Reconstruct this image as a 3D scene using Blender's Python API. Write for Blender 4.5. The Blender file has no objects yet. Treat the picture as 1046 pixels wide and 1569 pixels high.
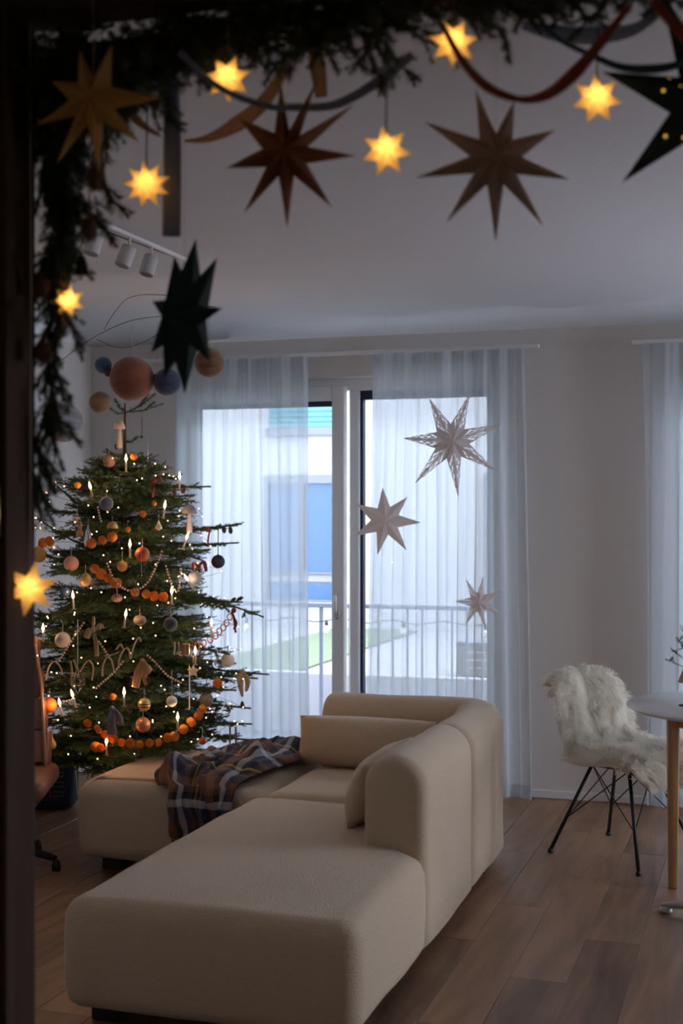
import bpy, bmesh, math, random
import numpy as np
from mathutils import Vector, Matrix, noise

S = bpy.context.scene
COL = S.collection
R = math.radians
FPX = 2050.0                       # focal length in pixels of a 1046x1569 frame
CAMH = 1.53
A = R(17.77)                       # the camera looks this far to the left of the room's depth axis
ca, sa = math.cos(A), math.sin(A)

# ---------------------------------------------------------------- camera, sky, exposure
cam = bpy.data.cameras.new('camera')
cam.sensor_fit = 'VERTICAL'; cam.sensor_height = 36.0
cam.lens = FPX / 1569.0 * 36.0
cam.dof.use_dof = True; cam.dof.focus_distance = 6.2; cam.dof.aperture_fstop = 3.6
cam.clip_start = 0.05
camo = bpy.data.objects.new('camera', cam); COL.objects.link(camo)
camo.location = (0, 0, CAMH); camo.rotation_euler = (R(90), 0, A)
S.camera = camo

S.view_settings.view_transform = 'Standard'; S.view_settings.look = 'None'
S.view_settings.gamma = 1.0; S.view_settings.use_curve_mapping = False
S.view_settings.exposure = 0.48

w = bpy.data.worlds.new('sky'); S.world = w; w.use_nodes = True
bg = w.node_tree.nodes['Background']
bg.inputs[0].default_value = (0.79, 0.865, 1.0, 1); bg.inputs[1].default_value = 9.5   # even, cool overcast sky

def portal(x0, x1, z0, z1, y, side=False):
    l = bpy.data.lights.new('window_portal', 'AREA'); l.shape = 'RECTANGLE'
    l.size = x1 - x0; l.size_y = z1 - z0; l.cycles.is_portal = True
    o = bpy.data.objects.new('window_portal', l); COL.objects.link(o)
    if side: o.location = (y, (x0 + x1) / 2, (z0 + z1) / 2); o.rotation_euler = (0, R(90), 0); l.size = z1 - z0; l.size_y = x1 - x0
    else: o.location = ((x0 + x1) / 2, y, (z0 + z1) / 2); o.rotation_euler = (R(-90), 0, 0)
hall = bpy.data.lights.new('hall_fill_light', 'AREA'); hall.shape = 'DISK'; hall.size = .35; hall.energy = 2.6; hall.color = (1.0, .86, .70)
ho_ = bpy.data.objects.new('hall_fill_light', hall); COL.objects.link(ho_); ho_.location = (-.6, -.6, 2.46)       # unseen warm fill light, added behind the camera to lift the foreground
portal(-3.3, -1.38, 0.03, 2.29, 7.56)
portal(-0.56, 1.40, 0.03, 2.29, 7.56)
portal(5.1, 6.8, 0.03, 2.29, 3.62, True)

# ---------------------------------------------------------------- helpers
def P(px, py, d):
    """point seen at a pixel of the photograph, d metres deep in front of the camera"""
    lat = (px - 523) / FPX * d
    return Vector((-sa * d + ca * lat, ca * d + sa * lat, CAMH + (785 - py) / FPX * d))
def PY(px, py, Y):
    """the same on the plane y = Y, parallel to the window wall"""
    d = Y / (ca + sa * (px - 523) / FPX)
    return P(px, py, d)
def XP(px, Y): return PY(px, 785, Y).x
def HP(px, py, Y): return PY(px, py, Y).z

MATS = {}
def nodes_of(m):
    m.use_nodes = True
    return m.node_tree.nodes, m.node_tree.links, m.node_tree.nodes['Principled BSDF']
def mat(name, col, rough=0.6, metal=0.0, nscale=0, namt=0.15, bump=0.0, bscale=None, trans=0.0, ior=1.45,
        sheen=0.0, rnd=0.0, emit=None, estr=0.0, translucent=0.0, coat=0.0):
    if name in MATS: return MATS[name]
    m = bpy.data.materials.new(name); N, L, b = nodes_of(m)
    b.inputs['Base Color'].default_value = (*col, 1); b.inputs['Roughness'].default_value = rough
    b.inputs['Metallic'].default_value = metal; b.inputs['Transmission Weight'].default_value = trans
    b.inputs['IOR'].default_value = ior; b.inputs['Sheen Weight'].default_value = sheen
    b.inputs['Coat Weight'].default_value = coat
    tc = N.new('ShaderNodeTexCoord')
    if nscale or rnd:
        src = None
        mx = N.new('ShaderNodeMix'); mx.data_type = 'RGBA'
        mx.inputs['A'].default_value = (*[c * (1 - namt) for c in col], 1)
        mx.inputs['B'].default_value = (*[min(1, c * (1 + namt)) for c in col], 1)
        if nscale:
            n = N.new('ShaderNodeTexNoise'); n.inputs['Scale'].default_value = nscale; n.inputs['Detail'].default_value = 4
            L.new(tc.outputs['Object'], n.inputs['Vector']); src = n.outputs['Fac']
        if rnd:
            oi = N.new('ShaderNodeObjectInfo')
            if src is None: src = oi.outputs['Random']
            else:
                mm = N.new('ShaderNodeMath'); mm.operation = 'MULTIPLY_ADD'; mm.inputs[1].default_value = rnd
                L.new(oi.outputs['Random'], mm.inputs[0]); L.new(src, mm.inputs[2]); src = mm.outputs[0]
        L.new(src, mx.inputs['Factor']); L.new(mx.outputs['Result'], b.inputs['Base Color'])
    if bump:
        n2 = N.new('ShaderNodeTexNoise'); n2.inputs['Scale'].default_value = bscale or 60; n2.inputs['Detail'].default_value = 3
        L.new(tc.outputs['Object'], n2.inputs['Vector'])
        bp = N.new('ShaderNodeBump'); bp.inputs['Strength'].default_value = bump; bp.inputs['Distance'].default_value = 0.01
        L.new(n2.outputs['Fac'], bp.inputs['Height']); L.new(bp.outputs['Normal'], b.inputs['Normal'])
    if emit:
        b.inputs['Emission Color'].default_value = (*emit, 1); b.inputs['Emission Strength'].default_value = estr
    if translucent:
        t = N.new('ShaderNodeBsdfTranslucent'); t.inputs['Color'].default_value = (*col, 1)
        s = N.new('ShaderNodeMixShader'); s.inputs[0].default_value = translucent
        L.new(b.outputs[0], s.inputs[1]); L.new(t.outputs[0], s.inputs[2])
        L.new(s.outputs[0], N['Material Output'].inputs['Surface'])
    MATS[name] = m
    return m

def tag(o, label=None, cat=None, group=None, kind=None):
    if label: o['label'] = label
    if cat: o['category'] = cat
    if group: o['group'] = group
    if kind: o['kind'] = kind
    return o
def empty(name, loc=(0, 0, 0), rz=0.0, label=None, cat=None, group=None, kind=None, parent=None):
    o = bpy.data.objects.new(name, None); COL.objects.link(o); o.empty_display_size = 0.05
    o.location = loc; o.rotation_euler = (0, 0, rz)
    if parent: o.parent = parent
    return tag(o, label, cat, group, kind)
def obj(name, bm, m, parent=None, loc=None, rz=None, smooth=True):
    me = bpy.data.meshes.new(name)
    if isinstance(bm, bmesh.types.BMesh):
        bm.to_mesh(me); bm.free()
    else:
        me.from_pydata([tuple(v) for v in bm[0]], [], bm[1])
    if smooth:
        me.polygons.foreach_set('use_smooth', [True] * len(me.polygons))
    me.materials.append(m)
    o = bpy.data.objects.new(name, me); COL.objects.link(o)
    if parent: o.parent = parent
    if loc is not None: o.location = loc
    if rz is not None: o.rotation_euler = (0, 0, rz)
    return o
def inst(src, parent=None, loc=None, rot=None, scale=None):
    o = src.copy(); COL.objects.link(o)
    if parent is not None: o.parent = parent
    if loc is not None: o.location = loc
    if rot is not None: o.rotation_euler = rot
    if scale is not None: o.scale = (scale,) * 3 if isinstance(scale, (int, float)) else scale
    return o
def box(bm, x0, x1, y0, y1, z0, z1, bev=0.0, seg=2):
    r = bmesh.ops.create_cube(bm, size=1.0)
    vs = r['verts']
    for v in vs:
        v.co = Vector(((x0 + x1) / 2 + v.co.x * (x1 - x0), (y0 + y1) / 2 + v.co.y * (y1 - y0), (z0 + z1) / 2 + v.co.z * (z1 - z0)))
    if bev:
        es = list({e for v in vs for e in v.link_edges})
        bmesh.ops.bevel(bm, geom=es, offset=bev, segments=seg, affect='EDGES', profile=0.5, clamp_overlap=True)
    return bm
def bx(*a, **k):
    bm = bmesh.new(); return box(bm, *a, **k)
def tube(bm, pts, r, seg=8, cap=True):
    pts = [Vector(p) for p in pts]; n = len(pts)
    rs = r if isinstance(r, (list, tuple)) else [r] * n
    rings = []; prev = None
    for i, p in enumerate(pts):
        t = (pts[min(i + 1, n - 1)] - pts[max(i - 1, 0)]).normalized()
        if prev is None:
            a = t.orthogonal().normalized()
        else:
            a = (prev - t * prev.dot(t))
            a = a.normalized() if a.length > 1e-6 else t.orthogonal().normalized()
        prev = a; b = t.cross(a)
        rings.append([bm.verts.new(p + (a * math.cos(2 * math.pi * k / seg) + b * math.sin(2 * math.pi * k / seg)) * rs[i]) for k in range(seg)])
    for i in range(n - 1):
        for k in range(seg):
            bm.faces.new((rings[i][k], rings[i][(k + 1) % seg], rings[i + 1][(k + 1) % seg], rings[i + 1][k]))
    if cap:
        bm.faces.new(rings[0][::-1]); bm.faces.new(rings[-1])
    return bm
def tb(pts, r, seg=8):
    return tube(bmesh.new(), pts, r, seg)
def lathe(bm, prof, seg=20, c=(0, 0, 0), ax=1.0):
    c = Vector(c); rings = []
    for (r, z) in prof:
        if r < 1e-5: rings.append([bm.verts.new(c + Vector((0, 0, z)))])
        else: rings.append([bm.verts.new(c + Vector((r * math.cos(2 * math.pi * k / seg), r * math.sin(2 * math.pi * k / seg), z))) for k in range(seg)])
    for a, b in zip(rings, rings[1:]):
        for k in range(seg):
            k2 = (k + 1) % seg
            if len(a) == 1 and len(b) == 1: continue
            if len(a) == 1: bm.faces.new((a[0], b[k2], b[k]))
            elif len(b) == 1: bm.faces.new((a[k], a[k2], b[0]))
            else: bm.faces.new((a[k], a[k2], b[k2], b[k]))
    return bm
def lt(prof, seg=20, c=(0, 0, 0)): return lathe(bmesh.new(), prof, seg, c)
def prism(poly, z0, z1):
    bm = bmesh.new()
    a = [bm.verts.new((x, y, z0)) for x, y in poly]; b = [bm.verts.new((x, y, z1)) for x, y in poly]
    bm.faces.new(a[::-1]); bm.faces.new(b)
    n = len(poly)
    for i in range(n): bm.faces.new((a[i], a[(i + 1) % n], b[(i + 1) % n], b[i]))
    return bm
def catmull(pts, n=8):
    pts = [Vector(p) for p in pts]; out = []
    for i in range(len(pts) - 1):
        p0 = pts[max(i - 1, 0)]; p1 = pts[i]; p2 = pts[i + 1]; p3 = pts[min(i + 2, len(pts) - 1)]
        for k in range(n):
            t = k / n
            out.append(0.5 * ((2 * p1) + (p2 - p0) * t + (2 * p0 - 5 * p1 + 4 * p2 - p3) * t * t + (3 * p1 - p0 - 3 * p2 + p3) * t ** 3))
    out.append(pts[-1]); return out

# ---------------------------------------------------------------- materials of the shell
M_wall = mat('white_wall_paint', (0.74, 0.70, 0.66), 0.9, nscale=3, namt=0.02, bump=0.05, bscale=120)
M_ceil = mat('white_ceiling_paint', (0.77, 0.77, 0.80), 0.95, nscale=2, namt=0.015)
M_trim = mat('white_trim_paint', (0.80, 0.79, 0.78), 0.45)
M_frame = mat('white_window_plastic', (0.80, 0.80, 0.80), 0.35)
M_gasket = mat('dark_rubber_gasket', (0.02, 0.025, 0.05), 0.6)
M_metal = mat('brushed_steel', (0.55, 0.55, 0.56), 0.3, metal=1.0)
M_black = mat('black_powder_coat', (0.018, 0.018, 0.02), 0.45)
M_thread = mat('pale_thread', (0.6, 0.58, 0.55), 0.8)
M_dthread = mat('dark_cord', (0.10, 0.09, 0.09), 0.8)

def wood(name, c1, c2, rough=0.4, scale=(1, 1, 1), rnd=0.35):
    m = bpy.data.materials.new(name); N, L, b = nodes_of(m); b.inputs['Roughness'].default_value = rough
    tc = N.new('ShaderNodeTexCoord'); mp = N.new('ShaderNodeMapping'); mp.inputs['Scale'].default_value = scale
    oi = N.new('ShaderNodeObjectInfo'); L.new(tc.outputs['Object'], mp.inputs['Vector'])
    ad = N.new('ShaderNodeVectorMath'); ad.operation = 'ADD'
    sc = N.new('ShaderNodeVectorMath'); sc.operation = 'SCALE'; sc.inputs[3].default_value = 37.0
    cb = N.new('ShaderNodeCombineXYZ')
    for i in range(3): L.new(oi.outputs['Random'], cb.inputs[i])
    L.new(cb.outputs[0], sc.inputs[0]); L.new(mp.outputs[0], ad.inputs[0]); L.new(sc.outputs[0], ad.inputs[1])
    n = N.new('ShaderNodeTexNoise'); n.inputs['Scale'].default_value = 1.0; n.inputs['Detail'].default_value = 6; n.inputs['Distortion'].default_value = 0.8
    L.new(ad.outputs[0], n.inputs['Vector'])
    mm = N.new('ShaderNodeMath'); mm.operation = 'MULTIPLY_ADD'; mm.inputs[1].default_value = rnd
    L.new(oi.outputs['Random'], mm.inputs[0]); L.new(n.outputs['Fac'], mm.inputs[2])
    cr = N.new('ShaderNodeValToRGB'); cr.color_ramp.elements[0].position = 0.30; cr.color_ramp.elements[1].position = 0.85
    cr.color_ramp.elements[0].color = (*c1, 1); cr.color_ramp.elements[1].color = (*c2, 1)
    L.new(mm.outputs[0], cr.inputs[0]); L.new(cr.outputs[0], b.inputs['Base Color'])
    bp = N.new('ShaderNodeBump'); bp.inputs['Strength'].default_value = 0.15; bp.inputs['Distance'].default_value = 0.004
    L.new(n.outputs['Fac'], bp.inputs['Height']); L.new(bp.outputs['Normal'], b.inputs['Normal'])
    MATS[name] = m; return m
M_floor = wood('brown_oak_boards', (0.080, 0.037, 0.018), (0.32, 0.175, 0.095), 0.42, (14, 1.6, 8), 0.30)
M_jamb = wood('dark_brown_door_wood', (0.040, 0.019, 0.008), (0.075, 0.038, 0.018), 0.9, (10, 10, 1.2), 0.1)
M_oak = wood('honey_oak', (0.36, 0.19, 0.07), (0.55, 0.32, 0.14), 0.4, (30, 30, 2.0), 0.1)

# ---------------------------------------------------------------- room shell
WB = 7.15; XL = -3.86; XR = 3.4; CH = 2.512; FY = 2.19
floor = tag(obj('floor', bx(XL - 0.2, XR + 0.2, -1.6, WB + 0.3, -0.12, -0.012), M_floor), kind='structure')
pw, pl, g = 0.19, 1.28, 0.0018
pm = obj('plank', bx(-pw / 2 + g / 2, pw / 2 - g / 2, -pl / 2 + g / 2, pl / 2 - g / 2, -0.012, 0.0, bev=0.0012, seg=1), M_floor, floor, smooth=False)
first = True; rnd = random.Random(4)
i = 0; x = XL + pw / 2
while x < 1.9:
    y = 2.6 + (i * 0.47) % pl
    while y < WB + pl / 2:
        if y > WB - pl / 2 + 0.02:
            y2 = WB; y1 = y - pl / 2; sc = (y2 - y1) / pl
            if sc > 0.05:
                o = inst(pm, floor, (x, (y1 + y2) / 2, rnd.uniform(-.0004, .0)), scale=(1, sc, 1))
            break
        if first: pm.location = (x, y, 0); first = False
        else: inst(pm, floor, (x, y, rnd.uniform(-.0004, .0)))
        y += pl
    x += pw; i += 1

tag(obj('ceiling', bx(XL - 0.2, XR + 0.2, -1.6, WB + 0.35, CH, CH + 0.15), M_ceil), kind='structure')
obj('fill_light_cover', lathe(bmesh.new(), [(.20, CH), (.20, 2.465), (.185, 2.465), (.185, 2.50), (0, 2.50)], 32, (-.6, -.6, 0)), M_trim, bpy.data.objects['ceiling'])  # housing added around the unseen fill light
W1 = (-3.30, -1.38); W2 = (-0.56, 1.40); WT = 2.29
bm = bmesh.new()
box(bm, XL - 0.2, W1[0], WB, WB + 0.35, -0.1, CH); box(bm, W1[1], W2[0], WB, WB + 0.35, -0.1, CH)
box(bm, W2[1], XR + 0.2, WB, WB + 0.35, -0.1, CH)
for a, b in (W1, W2): box(bm, a, b, WB, WB + 0.35, WT, CH); box(bm, a, b, WB + .02, WB + 0.35, -0.1, 0.02)
tag(obj('wall_back', bm, M_wall, smooth=False), kind='structure')
tag(obj('wall_left', bx(XL - 0.2, XL, FY, WB, -0.1, CH), M_wall, smooth=False), kind='structure')
bm = bmesh.new(); WR = ((5.1, 6.8),)  # opening for the unseen side window, added to brighten the room
for a, b in ((-1.6, 5.1), (6.8, WB)): box(bm, XR, XR + .2, a, b, -.1, CH)
for a, b in WR: box(bm, XR, XR + .2, a, b, WT, CH); box(bm, XR, XR + .2, a, b, -.1, .02)
tag(obj('wall_right', bm, M_wall, smooth=False), kind='structure')
tag(obj('bounce_ground', bx(XR + .2, 10, 0, 8.8, -0.2, -0.06), mat('pale_bounce_ground', (.5, .5, .5), .9), smooth=False), kind='structure')  # unseen pale ground, added to bounce daylight in through the side window
JX = -1.30; JR = 0.32; LH = 2.42
bm = bmesh.new()
box(bm, XL - .2, JX - 0.03, FY - 0.16, FY, -0.1, CH); box(bm, JR + 0.03, XR, FY - 0.16, FY, -0.1, CH); box(bm, JX - 0.03, JR + 0.03, FY - 0.16, FY, LH + 0.03, CH)
tag(obj('wall_front', bm, M_wall, smooth=False), kind='structure')
tag(obj('wall_hall_left', bx(-2.2, -2.0, -1.6, FY - 0.16, -0.1, CH), M_wall, smooth=False), kind='structure')
tag(obj('wall_hall_back', bx(-2.2, XR, -1.75, -1.6, -0.1, CH), M_wall, smooth=False), kind='structure')
# baseboards
bm = bmesh.new(); 
for a, b in ((XL, W1[0]), (W1[1], W2[0]), (W2[1], XR)): box(bm, a, b, WB - 0.012, WB, 0.0, 0.045, bev=.004, seg=1)
tag(obj('baseboard_back', bm, M_trim, smooth=False), kind='structure')
tag(obj('baseboard_left', bx(XL, XL + 0.012, FY, WB, 0, 0.045, bev=.004, seg=1), M_trim, smooth=False), kind='structure')
# wooden frame of the opening the camera looks through
t1 = empty('trim_1', (JX, FY - 0.08, 0), kind='structure')
obj('jamb', bx(-0.03, 0.0, -0.09, 0.085, 0, LH + .03, bev=.004), M_jamb, t1, smooth=False)
obj('jamb', bx(JR - JX, JR - JX + 0.03, -0.09, 0.085, 0, LH + .03, bev=.004), M_jamb, t1, smooth=False)
obj('head_jamb', bx(0.0, JR - JX, -0.09, 0.085, LH, LH + 0.03, bev=.004), M_jamb, t1, smooth=False)
obj('casing', bx(-0.10, 0.0, -0.105, -0.08, 0, LH + .1, bev=.004), M_jamb, t1, smooth=False)
obj('door_stop', bx(0.0, 0.012, -0.035, -0.005, 0, LH, bev=.003), M_jamb, t1, smooth=False)
M_brass = mat('brass', (0.55, 0.40, 0.12), 0.35, metal=1.0)
hz = HP(10, 785, FY - 0.11)
h_ = obj('hinge', tube(bmesh.new(), [(0.006, -0.055, hz - 0.045), (0.006, -0.055, hz + 0.045)], 0.005, 10), M_brass, t1)
h_['label'] = 'small brass hinge on the dark door jamb'

# ---------------------------------------------------------------- windows
def pane_mat():
    m = bpy.data.materials.new('window_glass'); N, L, b = nodes_of(m)
    g = N.new('ShaderNodeBsdfGlossy'); g.inputs['Roughness'].default_value = 0.02
    t = N.new('ShaderNodeBsdfTransparent'); t.inputs[0].default_value = (0.95, 0.95, 0.97, 1)
    fr = N.new('ShaderNodeFresnel'); s = N.new('ShaderNodeMixShader')
    mn = N.new('ShaderNodeMath'); mn.operation = 'MULTIPLY'; mn.inputs[1].default_value = 0.8
    L.new(fr.outputs[0], mn.inputs[0]); L.new(mn.outputs[0], s.inputs[0]); L.new(t.outputs[0], s.inputs[1]); L.new(g.outputs[0], s.inputs[2])
    L.new(s.outputs[0], N['Material Output'].inputs['Surface']); return m
M_pane = pane_mat()
def frame_ring(bm, x0, x1, z0, z1, y0, y1, wl, wr, wt, wb_, bev=.004):
    box(bm, x0, x0 + wl, y0, y1, z0, z1, bev, 1); box(bm, x1 - wr, x1, y0, y1, z0, z1, bev, 1)
    box(bm, x0 + wl, x1 - wr, y0, y1, z1 - wt, z1, bev, 1); box(bm, x0 + wl, x1 - wr, y0, y1, z0, z0 + wb_, bev, 1)
def sliding_window(name, x0, x1, xs, xp0, xp1):
    """outer frame x0..x1; sliding sash from x0 to xs; centre post xp0..xp1; fixed light to the right"""
    t = empty(name, (x0, 7.30, 0), kind='structure')
    W = x1 - x0
    bm = bmesh.new(); frame_ring(bm, 0, W, 0.02, WT, -0.03, 0.06, 0.06, 0.09, 0.07, 0.06)
    box(bm, xp0 - x0, xp1 - x0, -0.045, 0.06, 0.08, WT - 0.07, .004, 1)
    obj('frame', bm, M_frame, t, smooth=False)
    bm = bmesh.new(); frame_ring(bm, xp1 - x0, W - 0.09, 0.08, WT - 0.07, -0.02, 0.03, 0.016, 0.02, 0.05, 0.03, 0)
    frame_ring(bm, xs - x0 + 0.004, xp0 - x0 + .001, 0.08, WT - 0.07, -0.01, 0.02, 0.010, 0.012, 0.09, 0.03, 0)
    obj('gasket', bm, M_gasket, t, smooth=False)
    obj('pane', bx(xp1 - x0 + 0.016, W - 0.11, 0.004, 0.012, 0.10, WT - 0.12), M_pane, t, smooth=False)
    s = empty('sash', (0, -0.075, 0), parent=t)
    zt = 2.245; sx1 = xs - x0
    bm = bmesh.new(); frame_ring(bm, 0.03, sx1, 0.04, zt, -0.03, 0.035, 0.085, 0.072, 0.085, 0.09)
    obj('sash_frame', bm, M_frame, s, smooth=False)
    bm = bmesh.new(); frame_ring(bm, 0.115, sx1 - 0.072, 0.13, zt - 0.085, -0.008, 0.02, 0.006, 0.006, 0.03, 0.006, 0)
    obj('glazing_seal', bm, M_gasket, s, smooth=False)
    obj('pane', bx(0.121, sx1 - 0.078, 0.0, 0.01, 0.136, zt - 0.115), M_pane, s, smooth=False)
    bm = bmesh.new(); hx = sx1 - 0.036
    hz1 = HP(518, 912, 7.2); hz0 = HP(518, 944, 7.2)
    box(bm, hx - 0.014, hx + 0.014, -0.042, -0.028, hz0 - 0.02, hz0 + 0.03, .005, 2)
    tube(bm, [(hx, -0.035, hz0), (hx, -0.07, hz0), (hx, -0.075, hz0 + 0.02), (hx, -0.075, hz1)], [0.008, 0.008, 0.008, 0.007], 8)
    h = obj('handle', bm, M_metal, s); h['label'] = 'steel handle on the sliding window'
    return t
sliding_window('window_1', W1[0], W1[1], XP(528.5, 7.22), XP(536, 7.27), XP(551, 7.27))
sliding_window('window_2', W2[0], W2[1], W2[0] + 0.95, W2[0] + 0.99, W2[0] + 1.06)

for n_, (a, b) in (('added_side_window', WR[0]),):  # unseen window added to let more daylight into the room
    t = empty(n_, (XR + .12, a, 0), R(90), kind='structure'); bm = bmesh.new()
    frame_ring(bm, 0, b - a, .02, WT, -.03, .04, .07, .07, .07, .07); box(bm, (b - a) / 2 - .04, (b - a) / 2 + .04, -.03, .04, .09, WT - .07)
    obj('frame', bm, M_frame, t, smooth=False)
    for q in (0, 1): obj('pane', bx(.07 + q * ((b - a) / 2 - .03), (b - a) / 2 - .04 + q * ((b - a) / 2 - .03), 0, .008, .09, WT - .07), M_pane, t, smooth=False)
# ---------------------------------------------------------------- outside
M_fac = mat('white_render_facade', (0.27, 0.28, 0.285), 0.9, nscale=1.5, namt=0.03)
M_blueglass = mat('blue_reflecting_glass', (0.010, 0.050, 0.125), 0.3, nscale=1.2, namt=0.25)
M_cyan = mat('cyan_blind_fabric', (0.04, 0.16, 0.18), 0.6)
M_grey = mat('grey_sill_metal', (0.08, 0.09, 0.105), 0.5)
M_rail = mat('grey_painted_rail', (0.12, 0.14, 0.18), 0.5)
M_grass = mat('short_grass', (0.085, 0.115, 0.060), 0.9, nscale=8, namt=0.35)
M_conc = mat('pale_concrete', (0.16, 0.165, 0.18), 0.85, nscale=3, namt=0.06)
YF = 12.6
bl = empty('apartment_building', (XP(490, YF), YF, -1.0), label='white rendered house across the lawn with blue tinted windows', cat='building')
bl0 = bl.location.copy()
obj('facade', bx(-9, 14, 0.05, 1.5, 0, 5.2), M_fac, bl, smooth=False)
def hz_(py): return HP(490, py, YF) - bl0.z
def fwin(px0, px1):
    X0 = XP(px0, YF) - bl0.x; X1 = XP(px1, YF) - bl0.x
    # upper window with cyan blind
    f = obj('window', bx(X0 - .04, X1 + .04, -0.02, 0.06, hz_(667), hz_(655)), M_grey, bl, smooth=False)
    bm = bmesh.new()
    z = hz_(655)
    while z < hz_(520): box(bm, X0, X1, -0.0, 0.06, z, z + 0.05, bev=.006, seg=1); z += 0.052
    obj('blind', bm, M_cyan, f, smooth=False)
    f = empty('window', (0, 0, 0), parent=bl)
    bm = bmesh.new(); frame_ring(bm, X0 - .04, X1 + .04, hz_(924), hz_(728), -0.03, 0.06, .04, .04, hz_(728) - hz_(741), .03, 0)
    box(bm, X0, X1, -0.02, 0.05, hz_(880), hz_(877)); box(bm, (X0 + X1) / 2 - .02, (X0 + X1) / 2 + .02, -0.02, 0.05, hz_(877), hz_(741))
    obj('window_frame', bm, M_grey, f, smooth=False)
    obj('spandrel', bx(X0, X1, 0.0, 0.05, hz_(892), hz_(880)), M_conc, f, smooth=False)
    obj('pane', bx(X0, X1, 0.01, 0.05, hz_(877), hz_(741)), M_blueglass, f, smooth=False)
    obj('pane', bx(X0, X1, 0.01, 0.05, hz_(922), hz_(892)), M_blueglass, f, smooth=False)
for a, b in ((412, 514), (748, 850), (1075, 1175), (130, 230)): fwin(a, b)
tag(obj('raised_bed', bx(-9, 9, 8.95, 12.6, 0.0, 0.37), mat('pale_gravel', (.24, .245, .25), .9, nscale=30, namt=.2), smooth=False), kind='structure')
tag(obj('lawn', bx(-4.1, -3.25, 8.96, 12.55, 0.372, 0.386), M_grass, smooth=False), 'short green lawn on the raised bed beyond the railing', 'grass', kind='stuff')
tag(obj('kerb', bx(-9, 9, 8.86, 8.95, -0.3, 0.405, bev=.01), mat('white_kerb', (.3, .3, .31), .8), smooth=False), kind='structure')
tag(obj('balcony_floor', bx(-5, 5, WB + .35, 8.86, -0.2, -0.04), M_conc, smooth=False), kind='structure')
YR = 8.45
rl = empty('balcony_railing', (0, YR, -0.04), label='grey metal railing with thin upright bars outside the windows', cat='railing')
zr = HP(490, 924, YR) + 0.04
obj('handrail', bx(-4.6, 3.2, -0.02, 0.02, zr - 0.03, zr, bev=.006), M_rail, rl, smooth=False)
obj('bottom_rail', bx(-4.6, 3.2, -0.012, 0.012, 0.08, 0.10), M_rail, rl, smooth=False)
b0 = obj('bar', bx(-0.006, 0.006, -0.006, 0.006, 0.0, zr - 0.03), M_rail, rl, smooth=False)
xb = XP(492, YR); b0.location.x = xb
for k in range(-26, 50):
    if k and -4.5 < xb + k * 0.099 < 3.1:
        o = inst(b0, rl, (xb + k * 0.099, 0, 0))
        if k % 12 == 0: o.scale = (2.2, 2.2, 1)
b0.scale = (1.7, 1.7, 1)
# string light under the handrail
sl = empty('outdoor_string_light', (0, YR - 0.03, 0), label='string of clear bulbs on the balcony railing', cat='string lights')
pts = []
for k in range(0, 60):
    xx = -3.4 + k * 0.05; pts.append((xx, 0, HP(490, 950, YR) + 0.012 * math.cos(k * 0.9)))
obj('wire', tb(pts, 0.003, 5), M_black, sl)
for pxx in (502, 620, 745, 380):
    xx = XP(pxx, YR); zz = HP(502, 950, YR)
    s_ = obj('socket', lt([(0, 0), (.010, 0), (.012, -.03), (.010, -.035), (0, -.035)], 10, (xx, 0, zz)), M_black, sl)
    obj('bulb', lt([(.008, -.033), (.018, -.055), (.02, -.07), (.014, -.085), (0, -.09)], 12, (xx, 0, zz)), mat('frosted_bulb', (.85, .85, .82), .2), sl)
# garden box on the lawn
cr_ = empty('garden_box', PY(735, 1045, 9.3).to_2d().to_3d() + Vector((0, 0, .385)), label='pale slatted garden box on the lawn behind the railing', cat='box')
zt = .17; wdt = .145
for k, z in enumerate((0.0, .055, .11, .165)):
    obj('slat', bx(-wdt, wdt, -.10, -.085, z, z + .05, bev=.003), mat('beige_board', (.14, .12, .10), .7), cr_, smooth=False)
obj('lid', bx(-wdt - .01, wdt + .01, -.11, .12, .218, .235, bev=.004), M_rail, cr_, smooth=False)
obj('side_panel', bx(-wdt, -wdt + .015, -.085, .10, 0, .218), MATS['beige_board'], cr_, smooth=False)
obj('side_panel', bx(wdt - .015, wdt, -.085, .10, 0, .218), MATS['beige_board'], cr_, smooth=False)

# ---------------------------------------------------------------- curtains
def curtain_mat():
    m = bpy.data.materials.new('sheer_white_voile'); N, L, b = nodes_of(m)
    tr = N.new('ShaderNodeBsdfTransparent'); tl = N.new('ShaderNodeBsdfTranslucent'); df = N.new('ShaderNodeBsdfDiffuse')
    tl.inputs[0].default_value = (0.60, 0.675, 0.71, 1); df.inputs[0].default_value = (0.84, 0.86, 0.88, 1)
    a = N.new('ShaderNodeMixShader'); a.inputs[0].default_value = 0.42
    L.new(tl.outputs[0], a.inputs[1]); L.new(df.outputs[0], a.inputs[2])
    lw = N.new('ShaderNodeLayerWeight'); lw.inputs[0].default_value = 0.35
    mr = N.new('ShaderNodeMapRange'); mr.inputs['To Min'].default_value = 0.72; mr.inputs['To Max'].default_value = 0.90
    L.new(lw.outputs['Facing'], mr.inputs['Value'])
    s = N.new('ShaderNodeMixShader'); L.new(mr.outputs[0], s.inputs[0]); L.new(tr.outputs[0], s.inputs[1]); L.new(a.outputs[0], s.inputs[2])
    L.new(s.outputs[0], N['Material Output'].inputs['Surface']); return m
M_sheer = curtain_mat()
RZ = 2.385
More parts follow.
